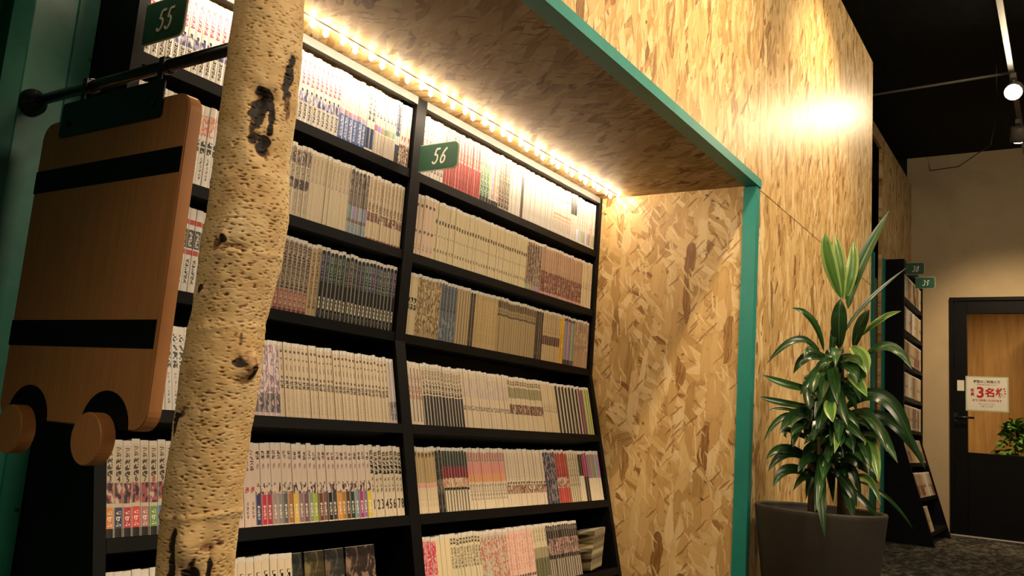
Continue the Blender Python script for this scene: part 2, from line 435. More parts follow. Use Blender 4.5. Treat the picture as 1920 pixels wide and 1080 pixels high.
W = (.68, .66, .62); CR = (.62, .52, .36); TAN = (.40, .31, .19); PK = (.62, .47, .42); BK = (.02, .018, .02); GR = (.20, .18, .16)
D = {
 # style: (base colour, items, thickness, label words)
 'pink_title': (W, [('text', .55, .90, 6, '#d0284c', .20, .82, .68), ('band', .47, .50, W), ('text', .44, .49, 1, BK, .3, .7, .9), ('pic', .30, .44, '#9a9ac6', '#4a4a70'), ('text', .06, .29, 5, '#2b2220', .25, .75, .66)], .0163, 'white paperback with pink title in the top left row'),
 'blue_foot': (W, [('text', .5, .62, 3, '#c08a70', .3, .7, .4), ('band', .0, .42, '#3f63a8'), ('text', .05, .36, 6, '#d8d8e0', .25, .75, .5), ('vary', .38, .46, .5, .6)], .0163, 'white paperback with blue foot in the top left row'),
 'navy_title': (W, [('text', .48, .86, 5, '#2a2030', .2, .8, .8), ('band', .04, .36, '#24365f')], .0160, 'white paperback with dark title and navy foot in the top left row'),
 'rainbow_band': (W, [('text', .58, .66, 1, BK, .3, .7, .7), ('vary', .36, .45, .75, .75), ('band', .0, .34, '#b5aca0'), ('text', .45, .57, 3, '#8a5a50', .3, .7, .3)], .0148, 'white paperback with bright band and grey foot in the top left row'),
 'navy_spine': ('#26365c', [('band', .30, .44, W), ('text', .5, .9, 6, '#c0c0d0', .3, .7, .4), ('band', 0, .2, BK)], .0090, 'navy and white paperback in the top left row'),
 'brown_foot': (W, [('pic', 0, .34, '#6b4a3c', '#b09a86'), ('text', .4, .5, 1, '#a04030', .3, .7, .6)], .0150, 'white paperback with brown patterned foot at the right end of the top left row'),
 'rose_figures': ('#cfa7a0', [('pic', .05, .93, '#7c4b48', '#e0c4bc')], .0175, 'rose paperback with brown figures behind the hanging board, second row'),
 'white_bold': (W, [('pic', .62, .88, '#c77a72', '#d9b48c'), ('text', .40, .58, 2, BK, .12, .9, .75), ('text', .08, .36, 6, '#4a3c38', .3, .7, .5)], .0160, 'white paperback with bold dark lettering left of the birch trunk, second row'),
 'scribble_top': ('#b3a58e', [('pic', .72, .93, '#4a3d33', '#8d7b68'), ('text', .40, .70, 9, '#5c4b3c', .2, .8, .5), ('pic', .38, .52, '#3b2d25', '#5a4232'), ('text', .08, .34, 8, '#6d5d4c', .35, .65, .4)], .0160, 'beige grey paperback with scribbled head and dark middle band right of the birch, second row'),
 'plain_beige': ('#c2b394', [('text', .55, .9, 12, '#8a7659', .3, .7, .55), ('stripe', .0, .10, '#7d6a4e')], .0150, 'plain beige paperback with small brown title in the second row, left bay'),
 'dark_multi': ('#5b4a3c', [('pic', .60, .93, '#2d211b', '#7a6a58'), ('vary', .22, .42, .5, .35), ('band', .0, .17, '#78848c'), ('text', .1, .9, 20, '#b7a38a', .4, .6, .4)], .0146, 'dark brown paperback with coloured middle and grey blue foot in the second row, left bay'),
 'beige_brownband': ('#bda988', [('text', .5, .9, 12, '#77604a', .3, .7, .45), ('pic', .28, .42, '#5a3628', '#7c4e38'), ('text', .44, .56, 3, '#54402f', .15, .85, .6), ('band', .0, .03, '#7c3a30'), ('stripe', .92, 1.0, '#e3d6ba')], .0152, 'beige paperback with brown picture band at the right end of the second row, left bay'),
 'red_grey': (W, [('band', .80, .86, '#b04338'), ('band', .52, .74, '#4b4744'), ('band', .44, .50, '#b0564a'), ('text', .54, .72, 4, W, .25, .75, .5), ('text', .1, .4, 6, '#37302c', .25, .75, .55)], .0165, 'white paperback with grey and red bands behind the birch trunk, third row'),
 'zigzag': ('#97836b', [('text', .30, .93, 16, '#2f2621', .08, .92, .62), ('band', .05, .28, '#8b5647'), ('text', .08, .26, 4, '#c9a98b', .2, .8, .4), ('band', 0, .04, '#6b2f27')], .0150, 'brown paperback with dark zigzag lettering and red brown foot in the third row, left bay'),
 'brown_beige': ('#a58c66', [('text', .1, .9, 16, '#4f3d2a', .25, .75, .55)], .0150, 'light brown paperback between the zigzag and black volumes in the third row'),
 'black_title': ('#15130f', [('vary', .50, .90, .45, .28), ('text', .48, .92, 9, '#15130f', .1, .9, .55), ('stripe', 0, .3, '#15130f'), ('stripe', .72, 1.0, '#15130f'), ('text', .13, .30, 3, '#cfc3a8', .32, .68, .85), ('text', .02, .10, 2, '#6b6350', .35, .65, .5)], .0148, 'black paperback with dim coloured title and small white lettering in the third row, left bay'),
 'script_white': (W, [('text', .50, .92, 4, '#2b2520', .15, .85, .6), ('text', .08, .45, 9, '#6a5a4c', .35, .65, .5)], .0165, 'white paperback with dark brush lettering left of the birch trunk, fourth row'),
 'mauve': ('#c9b0b4', [('pic', .05, .93, '#8b6a7c', '#d8c6c8'), ('pic', .05, .30, '#41333a', '#6f5860')], .0172, 'mauve paperback with blurred picture right of the birch trunk, fourth row'),
 'dot_cream': ('#cdb795', [('text', .86, .90, 1, '#4b3b2a', .25, .75, .9), ('text', .76, .79, 1, '#5b4a36', .3, .7, .9), ('text', .62, .71, 1, '#4e3c2a', .42, .58, .9, 1), ('text', .51, .55, 1, '#5b4a36', .25, .75, .9), ('text', .38, .49, 2, '#3d2e22', .12, .88, .72, 1), ('text', .06, .32, 6, '#937a58', .4, .6, .4, 1)], .0140, 'cream paperback with rows of small dark dots in the fourth row, left bay'),
 'grey_violet': ('#b5a6a0', [('pic', .05, .33, '#5d5256', '#84787c')], .0150, 'greyish paperback against the divider in the fourth row'),
 'girl_numbers': ('#cdbfa6', [('text', .82, .93, 2, '#6e5b48', .25, .75, .5), ('text', .62, .81, 3, '#41352b', .2, .8, .6), ('pic', .34, .55, '#a5565a', '#3a2c35'), ('tint', .09, .30), ('text', .11, .27, 3, '#e8ddd0', .25, .75, .4), ('band', .0, .09, '#241e1c')], .0190, None),
 'pink_text': ('#dcc5b8', [('text', .66, .92, 4, '#5b3d40', .2, .8, .55), ('text', .40, .48, 1, '#b34a50', .2, .8, .7), ('text', .10, .3, 4, '#5b4b45', .3, .7, .6)], .0170, 'pale pink paperback with red marks beside the birch trunk, fifth row'),
 'colour_foot': ('#dcc7b8', [('text', .80, .91, 2, '#2e2220', .2, .8, .62, 1), ('text', .68, .76, 1, '#a08078', .3, .7, .5), ('text', .47, .52, 1, '#4b3838', .3, .7, .7), ('tint', .015, .40), ('pic', .37, .48, '#dcc7b8', '#4d3640'), ('text', .06, .26, 4, '#efe6d8', .30, .70, .5)], .0158, 'pale paperback with its own bright coloured foot in the fifth row, left bay'),
 'heavy_numbers': ('#d8c8ae', [('text', .60, .93, 5, '#1c1714', .10, .82, .78), ('text', .34, .56, 3, '#7e6e58', .25, .7, .5), ('stripe', .93, 1.0, '#4a3d30')], .0157, None),
 'white_dark': ('#25201d', [('band', .88, 1.0, W)], .0190, 'dark paperback with white head in the lowest left row'),
 'bold_kanji': ('#d9c9ae', [('text', .18, .84, 4, '#1d1815', .22, .66, .74), ('stripe', .90, 1.0, '#8a7a62')], .0212, 'thick cream paperback with one bold black column of writing in the lowest left row'),
 'mauve_text': (W, [('text', .1, .9, 9, '#7d4a5c', .25, .75, .6)], .0160, 'white paperback with mauve lettering beside the sign 56'),
 'red_dotted': ('#b04a48', [('text', .50, .93, 8, '#e2b0a4', .2, .8, .5), ('text', .06, .48, 10, '#742428', .3, .7, .4)], .0163, 'red paperback right of the sign 56, top row'),
 'green_white': ('#9fbba0', [('text', .1, .93, 8, '#2e5a44', .2, .8, .6), ('band', 0, .1, BK)], .0170, 'pale green paperback in the top right row'),
 'multi_bright': (W, [('vary', .12, .9, .6, .7), ('text', .2, .9, 7, W, .2, .8, .5), ('band', 0, .1, BK)], .0165, 'brightly coloured paperback in the top right row'),
 'dark_white': ('#a89a88', [('text', .05, .9, 10, '#2c2420', .15, .85, .62)], .0160, 'grey paperback with dark lettering in the top right row'),
 'white_plain': (W, [('text', .3, .5, 4, '#9c8f86', .3, .7, .35)], .0150, 'white paperback left of the dark thin one in the top right row'),
 'dark_thin': ('#8a8078', [('stripe', .2, .8, '#2c2622', .02, .8)], .0150, 'grey and dark thin volume among white ones in the top right row'),
 'white_plain2': (W, [('text', .16, .3, 4, '#b8a898', .3, .7, .35)], .0158, 'plain white paperback right of the dark thin one in the top right row'),
 'orange_bands': (W, [('band', .40, .44, '#c99a80'), ('band', .32, .36, '#d8b49c'), ('text', .1, .28, 5, '#a07a64', .3, .7, .5), ('band', .74, .76, '#6b625c')], .0160, 'white paperback with pale orange bands in the top right row'),
 'dark_top': (W, [('band', .56, .92, '#222028')], .0200, 'white volume with black upper half in the top right row'),
 'red_yellow_white': (W, [('text', .4, .85, 6, '#b04858', .35, .65, .4, 1), ('vary', .05, .3, .35, .85)], .0190, 'thick white paperback with small coloured marks at the right end of the top row'),
 'spot_pink': ('#c9b098', [('text', .80, .86, 1, '#4a352c', .25, .75, .9), ('text', .36, .42, 1, '#4a2c28', .25, .75, .9), ('text', .08, .2, 2, '#8a6c5c', .3, .7, .5)], .0180, 'pinkish paperback with dark spots at the left end of the second row, right bay'),
 'dot_number': ('#c9ba94', [('text', .62, .70, 1, '#4b3c24', .25, .75, .88), ('text', .40, .44, 1, '#8a744c', .3, .7, .6), ('text', .14, .21, 1, '#5b4828', .3, .7, .8, 1), ('stripe', 0, .07, '#a08c60')], .0146, 'cream paperback with one dark dot in the long run of the second row, right bay'),
 'mixed_dark': ('#8a7254', [('pic', .05, .9, '#4a3a40', '#9a8468'), ('vary', .02, .12, .5, .4)], .0163, 'mixed brown paperback in the second row, right bay'),
 'rose_foot': ('#b08e74', [('text', .5, .9, 10, '#8d6a54', .3, .7, .4), ('pic', .06, .48, '#5a2c28', '#8a5a48'), ('band', 0, .06, '#b98a80')], .0156, 'rose brown paperback with dark figures at its foot in the second row, right bay'),
 'cream_plain': ('#cdb892', [('text', .4, .56, 3, '#7d6a50', .3, .7, .5), ('stripe', 0, .07, '#9c8664')], .0170, 'plain cream paperback without pictures, right bay'),
 'cream_black': ('#c7b48c', [('text', .4, .62, 2, '#2c261e', .1, .9, .6)], .0160, 'cream paperback at the left end of the third row, right bay'),
 'brown_bands': ('#a08860', [('pic', .05, .93, '#6d5233', '#b8a070')], .0158, 'tan paperback with brown bands in the third row, right bay'),
 'blue_grey': ('#59606a', [('text', .5, .9, 7, '#32363e', .1, .9, .55), ('pic', .05, .4, '#4a525e', '#7c8488')], .0160, 'blue grey paperback in the third row, right bay'),
 'tan_stripe': ('#b39a6c', [('stripe', 0, .22, '#4e3c22')], .0145, 'tan paperback with dark edge in the third row, right bay'),
 'dark_brown': ('#33261a', [('text', .1, .9, 9, '#57452e', .2, .8, .5)], .0150, 'dark brown paperback in the third row, right bay'),
 'tan_plain': ('#b59b68', [('text', .1, .9, 14, '#96794a', .3, .7, .4)], .0158, 'plain tan paperback in the third row, right bay'),
 'tan_grid': ('#ab9162', [('band', .80, .93, '#5d4c30'), ('band', .66, .70, '#4b3c26'), ('text', .72, .79, 2, '#4b3c26', .1, .9, .5), ('stripe', 0, .16, '#5b4a2e')], .0152, 'tan paperback with dark grid lines in the third row, right bay'),
 'brown_block': ('#b59a70', [('band', .32, .50, '#57362a'), ('text', .55, .9, 9, '#7d6644', .3, .7, .5)], .0156, 'tan paperback with brown block in the third row, right bay'),
 'yellow_spine': ('#d8a31c', [('text', .1, .6, 6, '#7d5a10', .3, .7, .4)], .0140, 'yellow paperback in the third row, right bay'),
 'purple_dark': ('#3d2a2e', [('vary', .1, .9, .45, .30)], .0150, 'dark purple paperback in the third row, right bay'),
 'tan_rose': ('#a88664', [('pic', .3, .9, '#8a6a50', '#b89878')], .0156, 'rosy tan paperback at the right end of the third row'),
 'white_red': ('#d6c3a8', [('text', .4, .8, 5, '#a2423c', .2, .8, .4), ('stripe', .1, .3, '#4a342c', .05, .9)], .0170, 'cream paperback with red lettering at the left end of the fourth row, right bay'),
 'black_foot': ('#c9b596', [('text', .50, .90, 5, '#2b2420', .2, .8, .62), ('band', 0, .48, '#1b1715'), ('stripe', 0, .14, '#b5a488')], .0150, 'cream paperback with black lower half in the fourth row, right bay'),
 'lavender_lines': ('#d4c0a0', [('text', .52, .93, 1, '#a294a6', .3, .7, .6, 1), ('text', .30, .38, 2, '#3b2f26', .1, .9, .5, 1), ('stripe', 0, .08, '#9c8a70')], .0146, 'cream paperback with lavender line in the fourth row, right bay'),
 'olive_faces': ('#cfbb98', [('text', .84, .92, 2, '#4b3c2a', .1, .9, .6), ('band', .60, .80, '#8d835c'), ('pic', .30, .48, '#4a2c28', '#8a5c4a')], .0156, 'cream paperback with olive band and brown faces in the fourth row, right bay'),
 'black_stripes': ('#1c1815', [('stripe', .55, 1.0, '#d6c8ac')], .0250, 'black and cream striped volume in the fourth row, right bay'),
 'red_blue': ('#8c3a44', [('stripe', .5, 1.0, '#3a4d78')], .0170, 'red and blue volume in the fourth row, right bay'),
 'yellow_green': ('#c8bf4a', [('stripe', 0, .3, '#3f6a58'), ('stripe', .7, 1, '#d8cba8')], .0190, 'yellow green volume at the right end of the fourth row'),
 'tan_rose_top': ('#d9c6a4', [('band', .45, .93, '#b59a68'), ('text', .84, .92, 1, '#5b4628', .2, .8, .8), ('band', .38, .44, '#d8a090'), ('text', .1, .3, 3, '#b8a084', .3, .7, .4)], .0158, 'cream paperback with tan upper half at the left end of the fifth row, right bay'),
 'black_spine': ('#1d1917', [('pic', .3, .5, '#5a4a40', '#8a7a6c'), ('text', .05, .9, 9, '#6a5c50', .3, .7, .4)], .0150, 'black paperback beside the tan topped ones in the fifth row, right bay'),
 'green_crimson': ('#d8c9ac', [('band', .70, .95, '#27332c'), ('band', .50, .70, '#7c1c2e'), ('pic', .36, .52, '#b5805c', '#e0c8a8'), ('band', .33, .37, '#1c1815'), ('stripe', 0, .25, '#231d1a', 0, .34)], .0146, 'paperback with dark green head and crimson middle in the fifth row, right bay'),
 'pink_orange': ('#dccbb0', [('band', .74, .93, '#c9968a'), ('band', .58, .74, '#d88f84'), ('band', .44, .58, '#dd9a6c'), ('text', .78, .93, 3, '#6a4a40', .25, .75, .5), ('text', .15, .42, 5, '#5b4b40', .25, .75, .5)], .0150, 'cream paperback with pink and orange upper half in the fifth row, right bay'),
 'brown_dotrow': ('#dccab0', [('stripe', 0, .12, '#6a5848', .45, .93), ('text', .38, .43, 1, '#2c2420', .2, .8, .9), ('pic', .22, .37, '#6b4638', '#b08a70'), ('text', .5, .9, 9, '#b8a288', .35, .65, .4)], .0160, 'cream paperback with row of dark dots and brown picture in the fifth row, right bay'),
 'navy_pic': ('#363a52', [('pic', .05, .93, '#24263a', '#8a7a80')], .0163, 'navy paperback with picture in the fifth row, right bay'),
 'red_white': ('#b8403a', [('text', .50, .93, 6, '#7c2424', .1, .9, .5), ('pic', .28, .48, '#d8c0a8', '#7a5a54')], .0180, 'red paperback with pale middle in the fifth row, right bay'),
 'cream_lines': ('#d8c8a8', [('stripe', .0, .2, '#4a4034'), ('text', .3, .9, 7, '#6a5c48', .4, .8, .4)], .0160, 'cream paperback with dark edge line in the fifth row, right bay'),
 'black_over_white': ('#ddd0b6', [('band', .50, .93, '#1b1716')], .0165, 'volume with black upper and cream lower half in the fifth row'),
 'magenta_dark': ('#25201f', [('band', .48, .93, '#a0325a')], .0170, 'volume with magenta upper and dark lower half in the fifth row'),
 'purple_red_top': ('#ddd0b6', [('vary', .45, .93, .62, .55)], .0165, 'cream volume with coloured upper half at the right end of the fifth row'),
 'pink_red_wide': ('#d8b0a4', [('pic', .45, .93, '#c03850', '#d88a90'), ('band', .12, .36, '#6a3430')], .0210, 'rosy paperback with red picture at the left end of the lowest right row'),
 'cream_wide': ('#dccaa4', [], .0200, 'blank cream paperback in the lowest right row'),
 'char_columns': ('#d6c8a6', [('text', .84, .93, 2, '#2b2620', .15, .85, .62), ('text', .48, .80, 6, '#4a4436', .2, .8, .55, 1), ('text', .2, .25, 1, '#4a4436', .2, .8, .7, 1), ('stripe', 0, .08, '#8a7e64')], .0148, 'cream paperback with close dark writing in the lowest right row'),
 'rose_green': ('#cdb8a8', [('pic', .15, .85, '#b5685c', '#b9b49c'), ('text', .84, .92, 2, '#8a6a60', .2, .8, .5)], .0170, 'rose and green grey paperback in the lowest right row'),
 'pink_red': ('#deb5a6', [('text', .3, .9, 5, '#b85a50', .3, .7, .4, 1), ('text', .16, .22, 1, '#2c2420', .1, .9, .7)], .0150, 'pink paperback in the lowest right row'),
 'olive_foot': ('#cfc0a0', [('band', .1, .42, '#5e5c3c'), ('band', .42, .6, '#968c6c'), ('text', .7, .93, 3, '#6a604a', .3, .7, .5)], .0160, 'cream paperback with olive foot in the lowest right row'),
 'dark_people': ('#2c2422', [('pic', .42, .72, '#b08a80', '#5a4440'), ('band', .40, .43, '#1a1614'), ('stripe', .3, .75, '#b8a890', .0, .36), ('text', .86, .93, 1, '#8a7a70', .3, .7, .7)], .0150, 'dark paperback with pale figures in the lowest right row'),
}
SP = {}
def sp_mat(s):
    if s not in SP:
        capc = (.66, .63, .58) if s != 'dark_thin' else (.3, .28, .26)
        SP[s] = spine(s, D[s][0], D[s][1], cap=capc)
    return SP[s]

SERIES = [
    ('left', 1, 0.961, 1.277, 'pink_title'),
    ('left', 1, 1.277, 1.531, 'pink_title'),
    ('left', 1, 1.531, 1.635, 'blue_foot'),
    ('left', 1, 1.635, 1.667, 'navy_title'),
    ('left', 1, 1.667, 1.756, 'rainbow_band'),
    ('left', 1, 1.756, 1.774, 'navy_spine'),
    ('left', 1, 1.774, 1.819, 'brown_foot'),
    ('left', 2, 0.961, 1.031, 'rose_figures'),
    ('left', 2, 1.031, 1.19, 'white_bold'),
    ('left', 2, 1.19, 1.453, 'scribble_top'),
    ('left', 2, 1.453, 1.598, 'plain_beige'),
    ('left', 2, 1.598, 1.671, 'dark_multi'),
    ('left', 2, 1.671, 1.819, 'beige_brownband'),
    ('left', 3, 0.961, 1.241, 'red_grey'),
    ('left', 3, 1.241, 1.488, 'zigzag'),
    ('left', 3, 1.488, 1.523, 'brown_beige'),
    ('left', 3, 1.523, 1.819, 'black_title'),
    ('left', 4, 0.961, 1.254, 'script_white'),
    ('left', 4, 1.254, 1.402, 'mauve'),
    ('left', 4, 1.402, 1.789, 'dot_cream'),
    ('left', 4, 1.789, 1.819, 'grey_violet'),
    ('left', 5, 0.961, 1.203, 'girl_numbers'),
    ('left', 5, 1.203, 1.317, 'pink_text'),
    ('left', 5, 1.317, 1.692, 'colour_foot'),
    ('left', 5, 1.692, 1.819, 'heavy_numbers'),
    ('left', 6, 0.961, 1.11, 'white_dark'),
    ('left', 6, 1.197, 1.414, 'bold_kanji'),
    ('right', 1, 1.872, 1.984, 'mauve_text'),
    ('right', 1, 1.984, 2.18, 'red_dotted'),
    ('right', 1, 2.18, 2.232, 'green_white'),
    ('right', 1, 2.232, 2.29, 'multi_bright'),
    ('right', 1, 2.29, 2.356, 'dark_white'),
    ('right', 1, 2.356, 2.425, 'white_plain'),
    ('right', 1, 2.425, 2.442, 'dark_thin'),
    ('right', 1, 2.442, 2.656, 'white_plain2'),
    ('right', 1, 2.656, 2.787, 'orange_bands'),
    ('right', 1, 2.787, 2.829, 'dark_top'),
    ('right', 1, 2.829, 2.984, 'red_yellow_white'),
    ('right', 2, 1.872, 1.967, 'spot_pink'),
    ('right', 2, 1.967, 2.494, 'dot_number'),
    ('right', 2, 2.494, 2.592, 'mixed_dark'),
    ('right', 2, 2.592, 2.905, 'rose_foot'),
    ('right', 2, 2.905, 2.984, 'cream_plain'),
    ('right', 3, 1.872, 1.916, 'cream_black'),
    ('right', 3, 1.916, 2.026, 'brown_bands'),
    ('right', 3, 2.026, 2.107, 'blue_grey'),
    ('right', 3, 2.107, 2.179, 'tan_stripe'),
    ('right', 3, 2.179, 2.208, 'dark_brown'),
    ('right', 3, 2.208, 2.337, 'tan_plain'),
    ('right', 3, 2.337, 2.579, 'tan_grid'),
    ('right', 3, 2.579, 2.635, 'dark_brown'),
    ('right', 3, 2.635, 2.759, 'brown_block'),
    ('right', 3, 2.759, 2.787, 'yellow_spine'),
    ('right', 3, 2.787, 2.871, 'purple_dark'),
    ('right', 3, 2.871, 2.984, 'tan_rose'),
    ('right', 4, 1.872, 1.938, 'white_red'),
    ('right', 4, 1.938, 2.136, 'black_foot'),
    ('right', 4, 2.136, 2.398, 'lavender_lines'),
    ('right', 4, 2.398, 2.615, 'olive_faces'),
    ('right', 4, 2.615, 2.717, 'cream_plain'),
    ('right', 4, 2.717, 2.892, 'black_stripes'),
    ('right', 4, 2.892, 2.926, 'red_blue'),
    ('right', 4, 2.926, 2.984, 'yellow_green'),
    ('right', 5, 1.872, 1.968, 'tan_rose_top'),
    ('right', 5, 1.968, 1.998, 'black_spine'),
    ('right', 5, 1.998, 2.124, 'green_crimson'),
    ('right', 5, 2.124, 2.327, 'pink_orange'),
    ('right', 5, 2.327, 2.566, 'brown_dotrow'),
    ('right', 5, 2.566, 2.65, 'navy_pic'),
    ('right', 5, 2.65, 2.733, 'red_white'),
    ('right', 5, 2.733, 2.817, 'cream_lines'),
    ('right', 5, 2.817, 2.85, 'black_over_white'),
    ('right', 5, 2.85, 2.884, 'magenta_dark'),
    ('right', 5, 2.884, 2.984, 'purple_red_top'),
    ('right', 6, 1.872, 1.936, 'pink_red_wide'),
    ('right', 6, 1.936, 1.999, 'cream_wide'),
    ('right', 6, 1.999, 2.147, 'char_columns'),
    ('right', 6, 2.147, 2.29, 'rose_green'),
    ('right', 6, 2.29, 2.441, 'pink_red'),
    ('right', 6, 2.441, 2.525, 'olive_foot'),
    ('right', 6, 2.525, 2.742, 'dark_people'),
]
